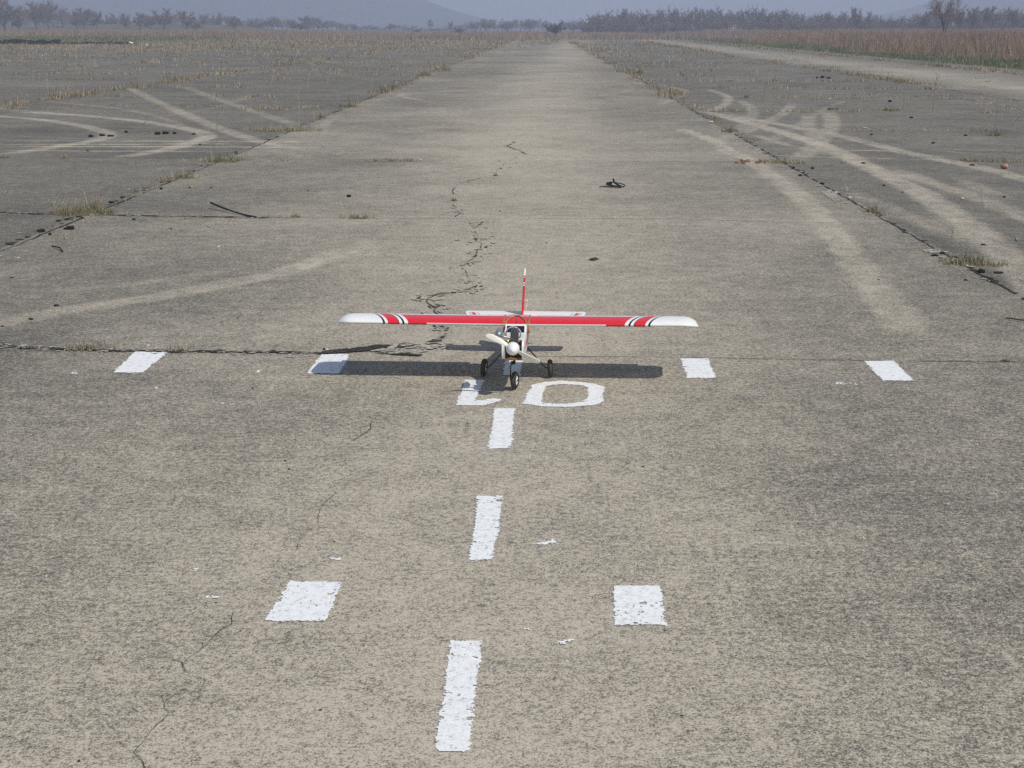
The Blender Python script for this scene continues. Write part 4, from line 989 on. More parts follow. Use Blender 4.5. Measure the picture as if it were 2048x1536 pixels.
# ---- single dry stalks
def stalk(px, py, toppx, toppy, label, seed, branch=5, col=STRAW):
    p = at(px, py); D = math.hypot(p[1], CAM_H); H = (py - toppy) / FPX * D; L = (toppx - px) / FPX * D
    rr = random.Random(seed); mb = MB(); w_ = max(0.0020, 0.60 * D / FPX)
    P = [(L * t ** 1.3 + 0.006 * math.sin(7 * t + seed), 0.02 * t, H * t) for t in [k / 7 for k in range(8)]]
    mb.tube(P, [w_ * (1 - 0.55 * k / 7) for k in range(8)], 5, col)
    for k in range(branch):
        t = rr.uniform(0.4, 0.97); b = Vector((L * t ** 1.3, 0.02 * t, H * t)); a = rr.uniform(0, 6.28); l_ = H * rr.uniform(0.10, 0.26)
        e = b + Vector((math.cos(a) * l_ * 0.6, math.sin(a) * l_ * 0.5, l_ * 0.75)); mb.tube([b, (b + e) / 2 + Vector((0, 0, -0.004)), e], [w_ * 0.5, w_ * 0.45, w_ * 0.35], 4, col)
    o = mb.build("dry_stalk", M_BLADE, loc=(p[0], p[1], 0)); return tag(o, label, "dry stalk", "dead weed stalks standing in the joints")
STALKS = [
 (424, 325, 419, 256, "tall pale stalk leaning beside the bright green tuft, left", 2, STRAW), (15, 486, 17, 385, "twiggy brown weed stalk at the left picture edge", 9, BROWN),
 (504, 418, 512, 368, "thin bare stalk above the black hose", 2, STRAW), (688, 436, 683, 400, "short pale stalk left of the small tuft on the cross joint", 1, STRAW),
 (736, 437, 740, 408, "short forked stalk right of the small tuft on the cross joint", 3, BROWN), (278, 366, 272, 322, "thin branching stalk on the left joint", 6, BROWN),
 (343, 350, 345, 336, "short thick stump of a stalk on the left joint", 0, STRAW), (384, 352, 386, 332, "small upright stalk right of the low left joint tuft", 1, BROWN),
 (524, 250, 513, 213, "reddish bushy stalk above the brown tuft", 8, RUST), (598, 256, 600, 180, "tall thin stalk left of the upper left joint", 1, STRAW), (628, 245, 629, 222, "short stalk at the upper left joint", 1, STRAW),
 (434, 264, 433, 195, "thin grey stalk standing behind the tyre arc", 2, BROWN), (285, 250, 297, 240, "short bent twig near the tar lumps", 1, BROWN),
 (1680, 420, 1690, 346, "thin leaning stalk left of the orange brown tuft", 2, STRAW), (1711, 404, 1711, 380, "short upright pale stalk on the right joint", 0, STRAW), (1756, 424, 1757, 372, "reddish stalk rising from the orange brown tuft", 3, RUST),
 (1900, 490, 1906, 452, "reddish forked stalk above the wide right tuft", 7, RUST), (2022, 580, 2006, 508, "leaning pale stalk at the right joint near the picture edge", 2, STRAW), (1925, 532, 1917, 505, "short leaning stalk in the wide right tuft", 1, STRAW),
 (1965, 414, 1961, 382, "thin stalk on the right slab beyond the white chip", 4, BROWN), (1630, 205, 1628, 148, "tallest dry stalk on the right slabs, light straw", 6, STRAW), (1622, 204, 1616, 160, "straw stalk close left of the tallest one", 5, STRAW),
 (1636, 206, 1640, 165, "straw stalk close right of the tallest one", 5, STRAW), (1526, 206, 1530, 160, "thin branching stalk among tyre circles", 5, BROWN), (1722, 205, 1726, 178, "spreading straw stalk in mid right slabs", 8, STRAW),
 (1865, 222, 1870, 150, "tall branching stalk toward the right edge", 7, BROWN), (2030, 262, 2032, 215, "branching pale stalk at the right edge", 7, STRAW), (1904, 237, 1906, 220, "small twig stalk right of centre slabs", 3, STRAW),
 (1806, 220, 1808, 192, "thin stalk behind the green tuft on the right", 2, BROWN), (1387, 220, 1388, 200, "small stalk on the far right joint", 1, STRAW), (1750, 327, 1752, 312, "short stalk beside the main tyre track", 2, BROWN),
 (540, 172, 560, 135, "spreading straw stalk beyond the far left joint", 8, STRAW), (615, 175, 628, 120, "tall bristly stalk far left of the runway", 8, STRAW), (472, 175, 485, 150, "leaning straw stalk on far left slabs", 1, STRAW), (97, 190, 95, 162, "thin stalk far left on dark slab", 2, STRAW),
]
for i, (a, b, c_, d_, lab, br, co) in enumerate(STALKS): stalk(a, b, c_, d_, lab, i + 1, br, co)

# ------------------------------------------------------------------ small litter
def lump(name, px, py, wpx, hpx, label, cat, col, seed, mat=M_DEBRIS, group=None, elong=1.0, rough=0.25, parent=None):
    p = at(px, py); D = math.hypot(p[1], CAM_H); W = 0.86 * wpx / FPX * D; H = 0.86 * hpx / FPX * D
    bm = bmesh.new(); bmesh.ops.create_icosphere(bm, subdivisions=3, radius=1.0); rr = random.Random(seed); ph = [rr.uniform(0, 6) for _ in range(6)]
    for v in bm.verts:
        x, y, z = v.co; k = 1 + rough * (math.sin(3.1 * x + ph[0]) * math.sin(2.7 * y + ph[1]) + 0.6 * math.sin(5.3 * z + ph[2] + 2 * x) + 0.35 * math.sin(9 * x + 7 * y + ph[3])) * 0.8
        v.co = Vector((x * k * W / 2, y * k * W / 2 * elong, max(-0.8, z * k) * H / 2))
    me = bpy.data.meshes.new(name); bm.to_mesh(me); bm.free()
    zmin = min(v.co.z for v in me.vertices)
    ca = me.attributes.new("tint", 'FLOAT_COLOR', 'POINT'); a = np.ones((len(me.vertices), 4), np.float32); a[:, :3] = col; ca.data.foreach_set("color", a.ravel())
    o = link(name, me, mat, smooth=True, loc=(p[0], p[1], -zmin - 0.001)); o.rotation_euler = (0, 0, rr.uniform(-0.6, 0.6))
    return tag(o, label, cat, group)
BLK2 = (0.020, 0.018, 0.016); GRP = "dark lumps lying on the concrete"
LUMPS = [
 (698, 394, 12, 6, "oval black lump alone on the slab left of the long crack"), (268, 440, 8, 5, "small black lump below the largest grass tuft"), (130, 459, 7, 6, "round black lump touching a black cylinder at the left"),
 (82, 464, 20, 8, "long black lump wedged in the left joint below the big tuft"), (117, 443, 11, 5, "black lump in the left joint just under the big tuft"), (134, 440, 10, 5, "black lump in the joint, close right under the big tuft"), (100, 470, 9, 6, "crumbly grey black lump in the left joint near the picture edge"),
 (205, 272, 13, 6, "black lump in the middle of the three by the tyre arc"), (182, 274, 11, 6, "leftmost black lump of the three by the tyre arc"), (221, 273, 14, 5, "rightmost flat lump of the three by the tyre arc"),
 (252, 265, 8, 5, "single dark lump between the two lump clusters"), (315, 269, 13, 7, "leftmost lump of the right dark cluster"), (331, 268, 15, 8, "largest lump of the right dark cluster"), (349, 268, 9, 6, "rightmost lump of the right dark cluster"),
 (387, 269, 9, 4, "brownish lump lying on the curved tyre mark"), (175, 302, 6, 3, "small lump under the left tyre arc"), (400, 290, 5, 4, "small lump under the right tyre arc"), (323, 379, 7, 6, "round black lump right of the left joint"),
 (246, 396, 14, 5, "flat black lump in the left joint above the big tuft"), (224, 406, 14, 6, "black lump in the left joint at the right end of the big tuft"), (342, 458, 5, 3, "tiny dark lump on the slab below the black hose"), (113, 612, 12, 5, "black lump on the slab above the long pale track"),
 (62, 639, 11, 5, "brown black lump lying on the long pale track"), (5, 653, 9, 3, "flat dark lump at the left edge on the pale track"), (24, 556, 8, 3, "small dark lump near the left edge above the pale track"), (616, 382, 4, 3, "tiny lump far left of the black wire"),
 (379, 376, 5, 4, "tiny dark lump right of the round black one"), (422, 376, 4, 4, "tiny dark lump left of the thin bare stalk"), (505, 777, 5, 4, "tiny black lump left of the shaded threshold bar"), (578, 939, 6, 4, "small black lump left of the lower crack"),
 (570, 922, 7, 3, "flat dark lump just above the small one left of the lower crack"), (158, 1523, 6, 5, "small black lump near the bottom left corner"),
 (1587, 338, 9, 6, "black lump in the right joint near the orange crumbs"), (1600, 352, 9, 5, "black lump second along the right joint"), (1625, 338, 8, 6, "round black lump on the slab right of the right joint"), (1644, 368, 9, 5, "black lump in the right joint above the white chip"),
 (1727, 327, 9, 4, "dark lump lying on the main right tyre track"), (1944, 331, 13, 4, "flat black lump left of the orange cup"), (1768, 372, 6, 4, "small black lump between the right tyre tracks"), (1967, 490, 10, 4, "black lump on the wide pale tyre track at the right"),
 (1869, 512, 18, 5, "long black lump left of the wide right tuft"), (1884, 508, 12, 7, "black lump touching the wide right tuft"), (1901, 527, 14, 6, "black lump below the wide right tuft"), (1962, 545, 18, 9, "dark grey lump in the right joint under the wide tuft"), (1983, 560, 10, 7, "black lump in the right joint right of the dark grey one"), (1931, 561, 8, 4, "small black lump left of the right joint near the edge"),
 (1997, 546, 20, 4, "flat black bit at the right picture edge"), (1743, 270, 6, 4, "tiny dark lump on the third slab right"), (1866, 287, 8, 4, "small dark lump on dark slab, right"), (1931, 272, 9, 4, "dark lump near the right edge, third slab"),
 (1780, 204, 8, 5, "dark lump on the far right slab"), (1823, 236, 8, 4, "dark lump on the second far right slab"), (1757, 560, 5, 3, "tiny dark lump on the bright right slab"), (2008, 395, 6, 4, "tiny dark lump near the right edge by the white chip"),
 (1805, 385, 5, 3, "tiny dark lump beside the reddish stalk"), (1093, 486, 5, 2, "tiny dark fleck lump beyond the tail fin"), (1000, 423, 4, 3, "tiny dark lump right of the long crack"), (1285, 934, 5, 4, "tiny brown lump right of the near dashes"),
]
for i, (a, b, c_, d_, lab) in enumerate(LUMPS):
    lump("dark_lump", a, b, c_, d_, lab, "debris", tuple(x * (1 + 1.0 * ((i * 7) % 5) / 4) * k_ for x, k_ in zip(BLK2, (1.15, 1.0, 0.85))), 50 + i, group=GRP, elong=0.8 + 0.1 * (i % 4))
for i, (a, b, c_, d_, lab) in enumerate([(1634, 157, 9, 5, "left dark clod of the dung heap row on the far right slab"), (1645, 156, 9, 6, "middle dark clod of the row on the far right slab"), (1657, 157, 10, 4, "right dark clod of the row on the far right slab")]):
    lump("dark_clod", a, b, c_, d_, lab, "debris", (0.04, 0.032, 0.022), 150 + i, group="dark clods in a row")
p = at(141, 459); mb = MB(); mb.lathe([(-0.028, 0), (-0.028, 0.013), (-0.024, 0.0145), (0.024, 0.0145), (0.028, 0.013), (0.028, 0)], (0, 0, 0.0145), (1, 0.12, 0), 16)
tag(mb.build("rubber_cylinder", M_TAR, loc=(p[0], p[1], 0.0)), "short black cylinder lying right of the round black lump, left slab", "debris")
for i, (a, b, c_, d_, lab) in enumerate([
 (654, 702, 7, 6, "white stone with dark side on the near cross joint"), (648, 700, 5, 6, "black stone touching the white one on the near cross joint"), (697, 699, 11, 6, "grey stone on the near cross joint right of the white one"), (296, 692, 10, 4, "flat white chip on the near cross joint above the first threshold bar"),
 (1659, 200, 8, 4, "white chip on the far right slab near tall stalks"), (1730, 257, 11, 3, "flat white chip on the third right slab"), (1925, 398, 8, 4, "white crumpled chip on the right slab by the bare stalk"), (2033, 481, 7, 7, "pale grey stone at the right picture edge"), (1506, 296, 9, 4, "white chip in the right joint"),
 (1671, 386, 12, 4, "pale chip in the right joint below the black lumps"), (1700, 396, 10, 4, "pale concrete chip farther down the right joint"), (1422, 245, 10, 4, "white chip at the far right joint by a tuft"), (1687, 326, 12, 6, "pale grey stone left of the main tyre track"), (1934, 533, 7, 4, "white chip under the wide right tuft"),
 (437, 494, 9, 3, "white flat chip on the left slab"), (418, 453, 8, 3, "grey green chip on the left slab below the hose"), (37, 516, 9, 3, "white flat chip near the left edge"), (312, 776, 10, 3, "white flat chip below the first threshold bar"), (444, 808, 7, 5, "pale pebble left of the lower crack start"), (840, 321, 5, 4, "white pebble at the end of the grassy cross joint"), (1061, 328, 6, 3, "white pebble right of the long crack bend"),
 (92, 1154, 8, 5, "pale pebble on the slab at the lower left"), (1285, 938, 5, 3, "pale pebble right of the middle dash")]):
    dark = "black" in lab.split()[0]
    lump("stone_chip", a, b, c_, d_, lab, "stone", BLK2 if dark else (0.30, 0.29, 0.27) if "grey" in lab else (0.62, 0.61, 0.57), 250 + i, group="pale chips and stones", rough=0.35)
lump("plastic_bag", 262, 89, 11, 7, "bright white crumpled plastic bag in the grass at the far left", "litter", (0.8,) * 3, 333, M_BAG, elong=0.6)
lump("plastic_bag", 294, 93, 5, 7, "small off white scrap right of the white bag at the far left", "litter", (0.6, 0.58, 0.55), 334, M_DEBRIS, elong=0.6)
for i, (pl, lab) in enumerate(((([(1472, 326), (1482, 320), (1500, 320), (1498, 324), (1486, 328)]), "left patch of orange crumbs beside the right joint"), (([(1512, 325), (1522, 321), (1532, 322), (1530, 327), (1516, 327)]), "right patch of orange crumbs beside the right joint"))):
    rr = random.Random(60 + i); g = [at(*q) for q in pl]; c0 = sum(g) / len(g); mb = MB()
    for k in range(60):
        t = rr.random() ** 0.5; q = rr.choice(g); x, y = c0 + (q - c0) * t + np.array([rr.gauss(0, 0.01), rr.gauss(0, 0.03)]); s = rr.uniform(0.006, 0.016)
        mb.box((x, y, s * 0.3 + 0.001), (s * 1.6, s * 1.4, s * 0.6), Matrix.Rotation(rr.uniform(0, 3), 3, 'Z'), (0.26, 0.14, 0.08))
    tag(mb.build("orange_crumbs", M_DEBRIS), lab, "crumbs", "orange crumb patches", kind='stuff')
p = at(2005, 338); cup = empty("plastic_cup", (p[0], p[1], 0.0), 0.4); tag(cup, "small orange cup with a white edge lying near the right picture edge", "cup")
mb = MB(); mb.lathe([(0, 0), (0, 0.020), (0.055, 0.027), (0.056, 0.025), (0.004, 0.018), (0.004, 0)], (-0.02, 0, 0.028), (1, -0.3, 0.0), 20); mb.build("cup_body", M_ORANGE, cup, smooth=True)
mb = MB(); mb.lathe([(0.0555, 0.0262), (0.0565, 0.0285), (0.0595, 0.0285), (0.060, 0.0262)], (-0.02, 0, 0.028), (1, -0.3, 0.0), 20); mb.build("rim", M_BAG, cup, smooth=True)
# tangle of black wire and black hose
p = at(1226, 374); rr = random.Random(5); mb = MB(); s = 13.9 / FPX
def px2(dx, dy): return (dx * s, -dy * s / 0.115)
L1 = [(-28, 2.4, 0.012), (-24, 1.6, 0.012), (-10, 3.0, 0.012), (6, 2.6, 0.012), (20, 2.0, 0.014), (24, 0.2, 0.02), (14, -1.5, 0.03), (2, -1.0, 0.04), (-8, -2.2, 0.03), (-9, -1.0, 0.02), (4, 0.6, 0.014), (14, 1.4, 0.012)]
L2 = [(-10, -1.0, 0.02), (-2, 0.5, 0.014), (10, 1.8, 0.012), (16, 1.6, 0.012), (6, -0.6, 0.03), (1, -0.8, 0.06), (2, -0.9, 0.075)]
for L, r_ in ((L1, 0.005), (L2, 0.009)):
    q = smooth_poly([(*px2(a, b), z) for a, b, z in L], 6); mb.tube([tuple(v) for v in q], r_, 7)
mb.lathe([(-0.03, 0), (-0.03, 0.014), (0.02, 0.017), (0.024, 0)], (-0.03, 0.10, 0.024), (1, 0.3, 0.1), 10)
tag(mb.build("wire_tangle", M_TAR, loc=(p[0], p[1], 0), smooth=True), "tangle of black wire on the runway beyond the model plane", "wire")
a, b = at(422, 417), at(512, 436); mb = MB(); q = smooth_poly([(a[0], a[1], 0.05), (a[0] + (b[0] - a[0]) * 0.3, a[1] + (b[1] - a[1]) * 0.33, 0.03), (a[0] + (b[0] - a[0]) * 0.7, a[1] + (b[1] - a[1]) * 0.72, 0.010), (b[0], b[1], 0.008)], 6)
mb.tube([tuple(v) for v in q], [0.0085] * 8 + [0.007] * (len(q) - 8), 8); tag(mb.build("rubber_hose", M_TAR, smooth=True), "thin black hose lying beside the cross joint on the left", "hose")
a, b = at(104, 494), at(126, 505); mb = MB(); mb.tube([(a[0], a[1], 0.008), ((a[0] + b[0]) / 2 + 0.02, (a[1] + b[1]) / 2, 0.014), (b[0], b[1], 0.007)], 0.005, 6, (0.06, 0.045, 0.03)); tag(mb.build("twig", M_BARK), "small curved dark twig near the left edge", "twig")
a, b = at(2012, 639), at(2060, 646); mb = MB(); mb.tube([(a[0], a[1], 0.01), (b[0], b[1], 0.01)], 0.0045, 6, (0.16, 0.09, 0.05)); tag(mb.build("twig", M_BARK), "brown stick at the right picture edge", "twig")

# ------------------------------------------------------------------ bare winter trees
TW1, TW2 = (0.21, 0.150, 0.105), (0.19, 0.142, 0.112)
def tree_arrays(seed, H, W, trunk=0.28, nl=7, ns=7, ntw=26, width=0.05, multi=False, tw_col=TW1, twl=1.0):
    """returns trunk MB and crown arrays (V, F tris, colours); unit metres, base at origin"""
    rr = random.Random(seed); tr = MB(); cr = MB(); bark = (0.07, 0.055, 0.045)
    stems = rr.randint(3, 5) if multi else 1
    limbs = []
    for s in range(stems):
        a0 = rr.uniform(0, 6.28); lean = rr.uniform(0.06, 0.20) * W if multi else rr.uniform(0, 0.06) * W
        top = Vector((math.cos(a0) * lean, math.sin(a0) * lean, H * (0.62 if not multi else 0.5)))
        k = 6; P = [Vector((top.x * t ** 1.2 + 0.03 * H * math.sin(3 * t + seed) * t, top.y * t, top.z * t)) for t in [i / k for i in range(k + 1)]]
        r0 = 0.024 * H * (0.6 if multi else 1)
        tr.tube(P, [r0 * (1 - 0.72 * i / k) for i in range(k + 1)], 7, bark)
        for i in range(nl if not multi else max(3, nl // 2)):
            t = rr.uniform(trunk / 0.62, 1.0) if not multi else rr.uniform(0.3, 1.0)
            j = min(int(t * k), k - 1); b = P[j].lerp(P[j + 1], t * k - j); a = a0 + i * 2.4 + rr.uniform(-0.4, 0.4)
            limbs.append((b, a, r0 * (1 - 0.7 * t) * 0.62))
    cz, rz, rw_ = H * (1 + trunk) / 2 * 0.98, H * (1 - trunk) / 2, W / 2
    tips = []
    for b, a, r_ in limbs:
        el = math.asin(rr.uniform(-0.45, 0.97)); q_ = rr.uniform(0.62, 0.98)
        e = Vector((math.cos(a) * math.cos(el) * rw_ * q_, math.sin(a) * math.cos(el) * rw_ * q_, cz + math.sin(el) * rz * q_))
        if e.z < b.z: b = b * 0.85
        mid = b.lerp(e, 0.5) + Vector((rr.gauss(0, 0.02), rr.gauss(0, 0.02), 0.03)) * H
        pl = [b, b.lerp(mid, 0.6), mid, mid.lerp(e, 0.6) + Vector((0, 0, 0.02 * H)), e]
        cr.tube(pl, [r_, r_ * 0.75, r_ * 0.55, r_ * 0.4, r_ * 0.2], 4, bark, cap=False)
        for q in range(ns):
            t = 0.25 + 0.75 * (q + rr.random()) / ns; j = min(int(t * 4), 3); o = pl[j].lerp(pl[j + 1], t * 4 - j)
            d = Vector((rr.gauss(0, 1), rr.gauss(0, 1), rr.gauss(0.35, 0.7))).normalized(); ln = rr.uniform(0.10, 0.2) * H; e2 = o + d * ln + (e - b).normalized() * ln * 0.5
            cr.tube([o, o.lerp(e2, 0.5) + Vector((0, 0, 0.01 * H)), e2], [r_ * 0.32, r_ * 0.22, r_ * 0.12], 3, bark, cap=False)
            tips.append((o, e2))
    V = []; F = []; Cc = []; r2 = np.random.default_rng(seed); 
    n = ntw * len(tips); o = np.array([tuple(t[0]) for t in tips]); e = np.array([tuple(t[1]) for t in tips]); I = np.repeat(np.arange(len(tips)), ntw)
    t = r2.uniform(0.15, 1.0, n)[:, None]; p0 = o[I] + (e[I] - o[I]) * t
    d = r2.normal(0, 1, (n, 3)); d[:, 2] = d[:, 2] * 0.8 + 0.45; d /= np.linalg.norm(d, axis=1)[:, None]
    ax = (e[I] - o[I]); ax /= np.linalg.norm(ax, axis=1)[:, None]; d = d + 0.7 * ax; d /= np.linalg.norm(d, axis=1)[:, None]
    ln = r2.uniform(0.05, 0.13, n)[:, None] * H * twl; p1 = p0 + d * ln
    sd = np.cross(d, r2.normal(0, 1, (n, 3))); sd /= np.linalg.norm(sd, axis=1)[:, None] + 1e-9; sd *= width / 2
    TV = np.stack([p0 - sd, p0 + sd, p1], 1).reshape(-1, 3); TF = np.arange(3 * n).reshape(-1, 3)
    tc_ = np.array(tw_col) * r2.uniform(0.7, 1.35, (n, 1)); tc_ = np.repeat(tc_, 3, 0)
    cv = np.array(cr.v); cf = []
    for f_ in cr.f: cf += [(f_[0], f_[1], f_[2])] + ([(f_[0], f_[2], f_[3])] if len(f_) == 4 else [])
    Vv = np.concatenate([cv, TV]); Ff = np.concatenate([np.array(cf), TF + len(cv)]); Cl = np.concatenate([np.array(cr.c), tc_])
    return tr, Vv, Ff, Cl
PROTO = {}
def proto(key, *a, **k):
    tr, V, F, c_ = tree_arrays(*a, **k)
    me_t = bpy.data.meshes.new("trunk"); me_t.from_pydata(tr.v, [], tr.f); q = me_t.attributes.new("tint", 'FLOAT_COLOR', 'POINT'); arr = np.ones((len(tr.v), 4), np.float32); arr[:, :3] = tr.c; q.data.foreach_set("color", arr.ravel()); me_t.materials.append(M_BARK)
    me_c = np_mesh("crown", V, F, c_); me_c.materials.append(M_BARK)
    PROTO[key] = (me_t, me_c, (tr, V, F, c_))
# unit-size prototypes: height 10, width 10
for i in range(4): proto(("round", i), 30 + i, 10.0, 11.0, 0.16, 15, 10, 56, 0.085, tw_col=TW1)
for i in range(2): proto(("tall", i), 40 + i, 10.0, 6.0, 0.16, 11, 8, 28, 0.06, tw_col=TW2)
for i in range(3): proto(("bush", i), 50 + i, 10.0, 13.0, 0.05, 10, 8, 30, 0.10, multi=True, tw_col=(0.115, 0.085, 0.065))
proto(("lone", 0), 61, 10.0, 9.5, 0.36, 12, 8, 26, 0.034, multi=True, tw_col=(0.27, 0.185, 0.14))
def tree(kind, var, px, topy, wpx, D, label, group, rot):
    X = at_depth(px, D); gz = float(field_z(np.array([X]), np.array([D]))[0]); basey = 54 + (CAM_H - gz) * FPX / D
    Hh = (basey - topy) / FPX * D; Ww = 2 * wpx / FPX * D
    mt, mc, _ = PROTO[(kind, var)]
    w0 = max(v.co.x for v in mc.vertices) - min(v.co.x for v in mc.vertices); h0 = max(v.co.z for v in mc.vertices)
    e = empty("bare_bush" if kind == "bush" else "bare_tree", (X, D, gz), rot); sxy = Ww / w0; e.scale = (sxy, sxy, Hh / h0)
    for nm, me in (("trunk", mt), ("crown", mc)):
        o = bpy.data.objects.new(nm, me); C.objects.link(o); o.parent = e
    return tag(e, label, "bush" if kind == "bush" else "tree", group)
ORD = "first second third fourth fifth sixth seventh eighth ninth tenth eleventh twelfth thirteenth fourteenth fifteenth sixteenth seventeenth eighteenth nineteenth twentieth twenty-first twenty-second twenty-third twenty-fourth twenty-fifth twenty-sixth".split()
ROW = [("round", 10, -8, 46, 330), ("round", 37, 26, 15, 300), ("round", 73, 4, 22, 340), ("round", 97, 2, 24, 360), ("tall", 126, 12, 15, 370), ("round", 154, 21, 15, 340), ("round", 170, 16, 20, 350), ("round", 195, 23, 14, 340), ("round", 224, 27, 14, 400),
       ("round", 251, 26, 12, 340), ("round", 281, 25, 13, 350), ("round", 302, 29, 14, 335), ("round", 328, 17, 24, 345), ("round", 374, 21, 20, 340), ("round", 392, 44, 9, 330), ("round", 408, 27, 14, 400), ("round", 435, 26, 14, 410), ("round", 458, 31, 11, 420), ("round", 469, 33, 13, 350),
       ("bush", 509, 42, 20, 380), ("round", 543, 35, 16, 420), ("round", 587, 40, 14, 380), ("round", 602, 47, 9, 330), ("round", 614, 32, 19, 390), ("tall", 636, 34, 10, 430)]
for i, (k, px, ty, wp, D) in enumerate(ROW):
    size = "tall" if ty < 10 else "small" if ty > 38 else "mid sized"
    tree(k, i % (4 if k == "round" else 2 if k == "tall" else 3), px, ty - 2, wp * 1.25, D, f"{size} hazy bare {'bush' if k == 'bush' else 'tree'}, {ORD[i]} from the left in the row beyond the left field", "bare trees beyond the left field", i * 1.7)
MIDT = [("bush", 708, 45, 9, 420, "small hazy bush, leftmost in the gap left of the runway end"), ("bush", 748, 51, 8, 450, "smallest hazy bush in the gap left of the runway end"), ("round", 781, 46, 9, 450, "small hazy round tree in the gap left of the runway end"), ("bush", 833, 56, 9, 330, "low bush left of the slim tall tree in the gap"),
        ("tall", 861, 35, 9, 430, "slim tall hazy tree standing alone left of the runway end"), ("tall", 902, 40, 9, 420, "slender pale tree right of the slim tall one"), ("bush", 917, 51, 12, 300, "dark brown bush right of the slender pale tree"), ("round", 946, 44, 12, 450, "hazy round tree left of the thicket by the runway end"),
        ("round", 973, 36, 20, 430, "broad hazy tree at the left end of the thicket by the runway end"), ("round", 1016, 40, 22, 440, "broad hazy tree in the middle of the thicket by the runway end"), ("round", 1060, 37, 20, 440, "broad hazy tree at the right end of the thicket by the runway end"),
        ("bush", 1110, 40, 26, 215, "big many stemmed bare bush standing at the end of the runway"), ("bush", 1146, 42, 18, 400, "hazy bush between the runway end bush and the wood"),
        ("round", 1712, 12, 15, 300, "bare tree towering over the wood left of the lone big tree"), ("tall", 1737, 19, 11, 300, "slim bare tree close right of the towering one"), ("round", 1655, 21, 10, 320, "bare tree rising over the wood, left of the towering one"),
        ("lone", 1889, -20, 44, 175, "lone big bare tree with forked trunk standing in front of the wood"), ("round", 1945, 13, 20, 290, "round bare tree first to the right of the lone big tree"), ("round", 1978, 11, 22, 300, "round bare tree second to the right of the lone big tree"),
        ("round", 2025, 14, 18, 290, "round bare tree third to the right of the lone big tree, near the edge"), ("round", 2060, 18, 18, 300, "round bare tree cut off by the right picture edge"), ("round", 1852, 20, 16, 290, "small bare tree just left of the lone big tree"), ("round", 1918, 17, 12, 260, "reddish bare tree half hidden behind the lone big tree")]
for i, (k, px, ty, wp, D, lab) in enumerate(MIDT):
    tree(k, i % (4 if k == "round" else 2 if k == "tall" else 3 if k == "bush" else 1), px, ty, wp, D, lab, "bare trees around the far end of the runway", 0.6 + i * 2.1)
# the wood behind: one grey mass of bare trees
Vs, Fs, Cs, off = [], [], [], 0
r3 = np.random.default_rng(77); light = [tree_arrays(80 + i, 10.0, 9.0 if i % 2 else 11.0, 0.06, 9, 6, 19, 0.17, tw_col=TW2) for i in range(4)]
spec = []
for px in np.arange(1165, 2110, 5.0):
    top = np.interp(px, [1160, 1180, 1220, 1300, 1500, 1560, 1580, 1640, 1690, 1760, 1800, 1860, 2100], [44, 34, 27, 24, 22, 26, 27, 32, 30, 36, 35, 28, 22]) + r3.uniform(-3, 9)
    spec.append((px, top, r3.uniform(12, 20), r3.uniform(310, 420)))
    if r3.uniform() < 0.8: spec.append((px + 3, 46 + r3.uniform(-6, 6), r3.uniform(14, 22), r3.uniform(295, 320)))
for px in np.arange(-20, 700, 9.0): spec.append((px, 40 + r3.uniform(-7, 9) - (12 if px < 180 else 0) + 0.012 * max(0, px - 300), r3.uniform(14, 24), r3.uniform(440, 520)))
for px in np.arange(690, 1160, 9.0): spec.append((px, 53 + r3.uniform(-4, 5) - (10 if px > 930 else 0), r3.uniform(12, 20), r3.uniform(470, 560)))
for px, top, wp, D in spec:
    tr, V, F, c_ = light[r3.integers(0, 4)]; X = at_depth(px, D); gz = field_z(np.array([X]), np.array([D]))[0]; Hh = (54 + (CAM_H - gz) * FPX / D - top) / FPX * D; Ww = 2 * wp / FPX * D
    a = r3.uniform(0, 6.28); ca_, sa_ = math.cos(a), math.sin(a)
    for vv, ff, cc in ((V, F, c_), (np.array(tr.v), np.array([f_[:3] for f_ in tr.f if len(f_) == 4] + [(f_[0], f_[2], f_[3]) for f_ in tr.f if len(f_) == 4]), np.array(tr.c))):
        q = vv * [Ww / 10, Ww / 10, Hh / 9.6]; q = np.stack([q[:, 0] * ca_ - q[:, 1] * sa_ + X, q[:, 0] * sa_ + q[:, 1] * ca_ + D, q[:, 2] + gz], -1)
        Vs.append(q); Fs.append(ff + off); Cs.append(cc); off += len(q)
o = link("woods", np_mesh("woods", np.concatenate(Vs), np.concatenate(Fs), np.concatenate(Cs)), M_BARK); tag(o, "hazy grey brown wood of bare trees along the horizon", "wood", kind='stuff')

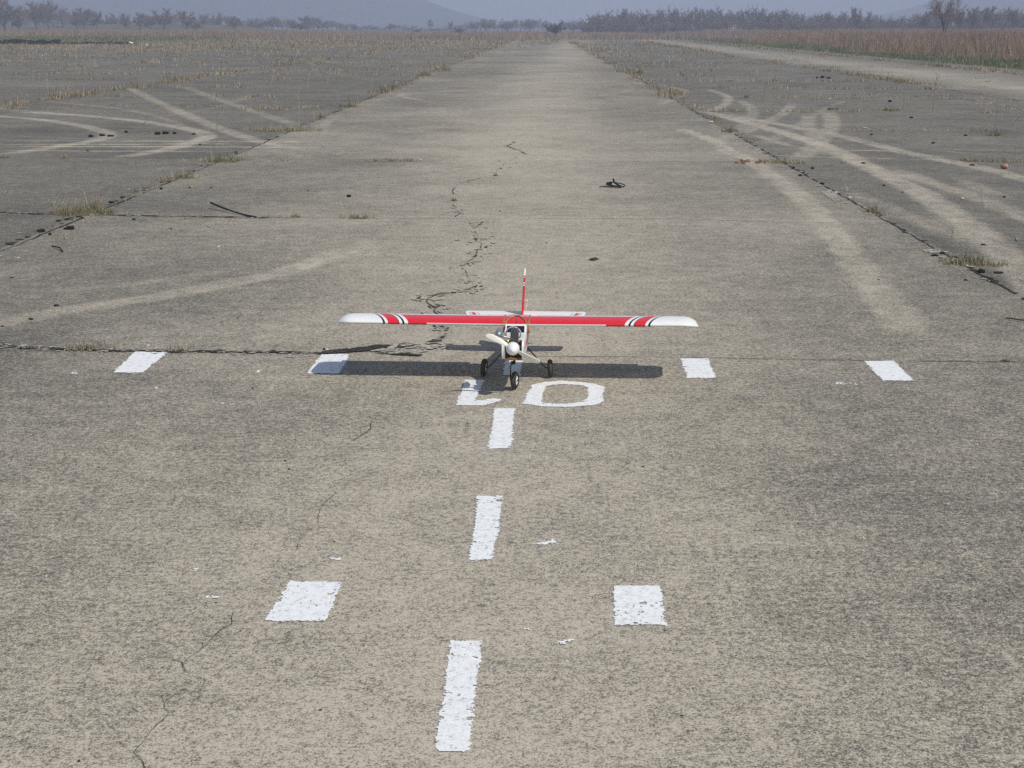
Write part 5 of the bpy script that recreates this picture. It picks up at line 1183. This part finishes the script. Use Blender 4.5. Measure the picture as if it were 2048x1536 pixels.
# low grassy bank under the left tree row, dark earth edge of the concrete, hills
def mound(name, x0, x1, y0, y1, hf, mat, nx=60, ny=14):
    xs = np.linspace(x0, x1, nx); ys = np.linspace(y0, y1, ny)
    def zf(X, Y):
        u = (Y - y0) / (y1 - y0); v = (X - x0) / (x1 - x0)
        return -0.3 + hf(X, Y) * np.sin(np.pi * np.clip(u, 0, 1)) ** 0.8 * np.clip(np.sin(np.pi * np.clip(v, 0, 1)) * 3, 0, 1)
    return sheet(name, xs, ys, zf, mat)[0]
mound("bank", -190, -62, 355, 420, lambda X, Y: 1.6 + 1.6 * fbm(X / 18, Y / 40, 3), M_BANK)
mb = MB(); rr = random.Random(3)
for k in range(150):   # crumbling dark earth along the far left edge of the slabs
    x = -52.0 + k * 0.105 + rr.uniform(-0.05, 0.05); y = 131.5 + 0.12 * (x + 52) + rr.uniform(-0.5, 0.5); h_ = rr.uniform(0.15, 0.5) * (1 if k < 95 else 0.5)
    mb.box((x, y, h_ / 2 - 0.02), (rr.uniform(0.2, 0.6), rr.uniform(0.2, 0.5), h_), Matrix.Rotation(rr.uniform(0, 3), 3, 'Z') @ Matrix.Rotation(rr.uniform(-0.3, 0.3), 3, 'X'), (0.03, 0.026, 0.02))
tag(mb.build("earth_edge", M_DEBRIS), kind='structure')
mound("hills", -2000, 60, 1150, 1650, lambda X, Y: 105 * sstep(70, -370, X + 20) * (0.85 + 0.3 * fbm(X / 300, Y / 300, 6)) + 3, M_HILL, 90, 16)
mound("hills", 190, 2000, 1250, 1750, lambda X, Y: (6 + 90 * sstep(190, 800, X)) * (0.85 + 0.3 * fbm(X / 260, Y / 300, 16)), M_HILL, 90, 16)

# ------------------------------------------------------------------ air
m = NT("hazy_air"); m.t.nodes.remove(m.b); v = m.n("ShaderNodeVolumePrincipled")
v.inputs["Color"].default_value = (0.66, 0.76, 1.0, 1); v.inputs["Density"].default_value = 0.00135; v.inputs["Anisotropy"].default_value = 0.0
m.l(v.outputs[0], m.t.nodes["Material Output"].inputs["Volume"])
mb = MB(); mb.box((0, 1255, 99), (5100, 2810, 205)); hz = mb.build("haze", m.m); tag(hz, kind='stuff')
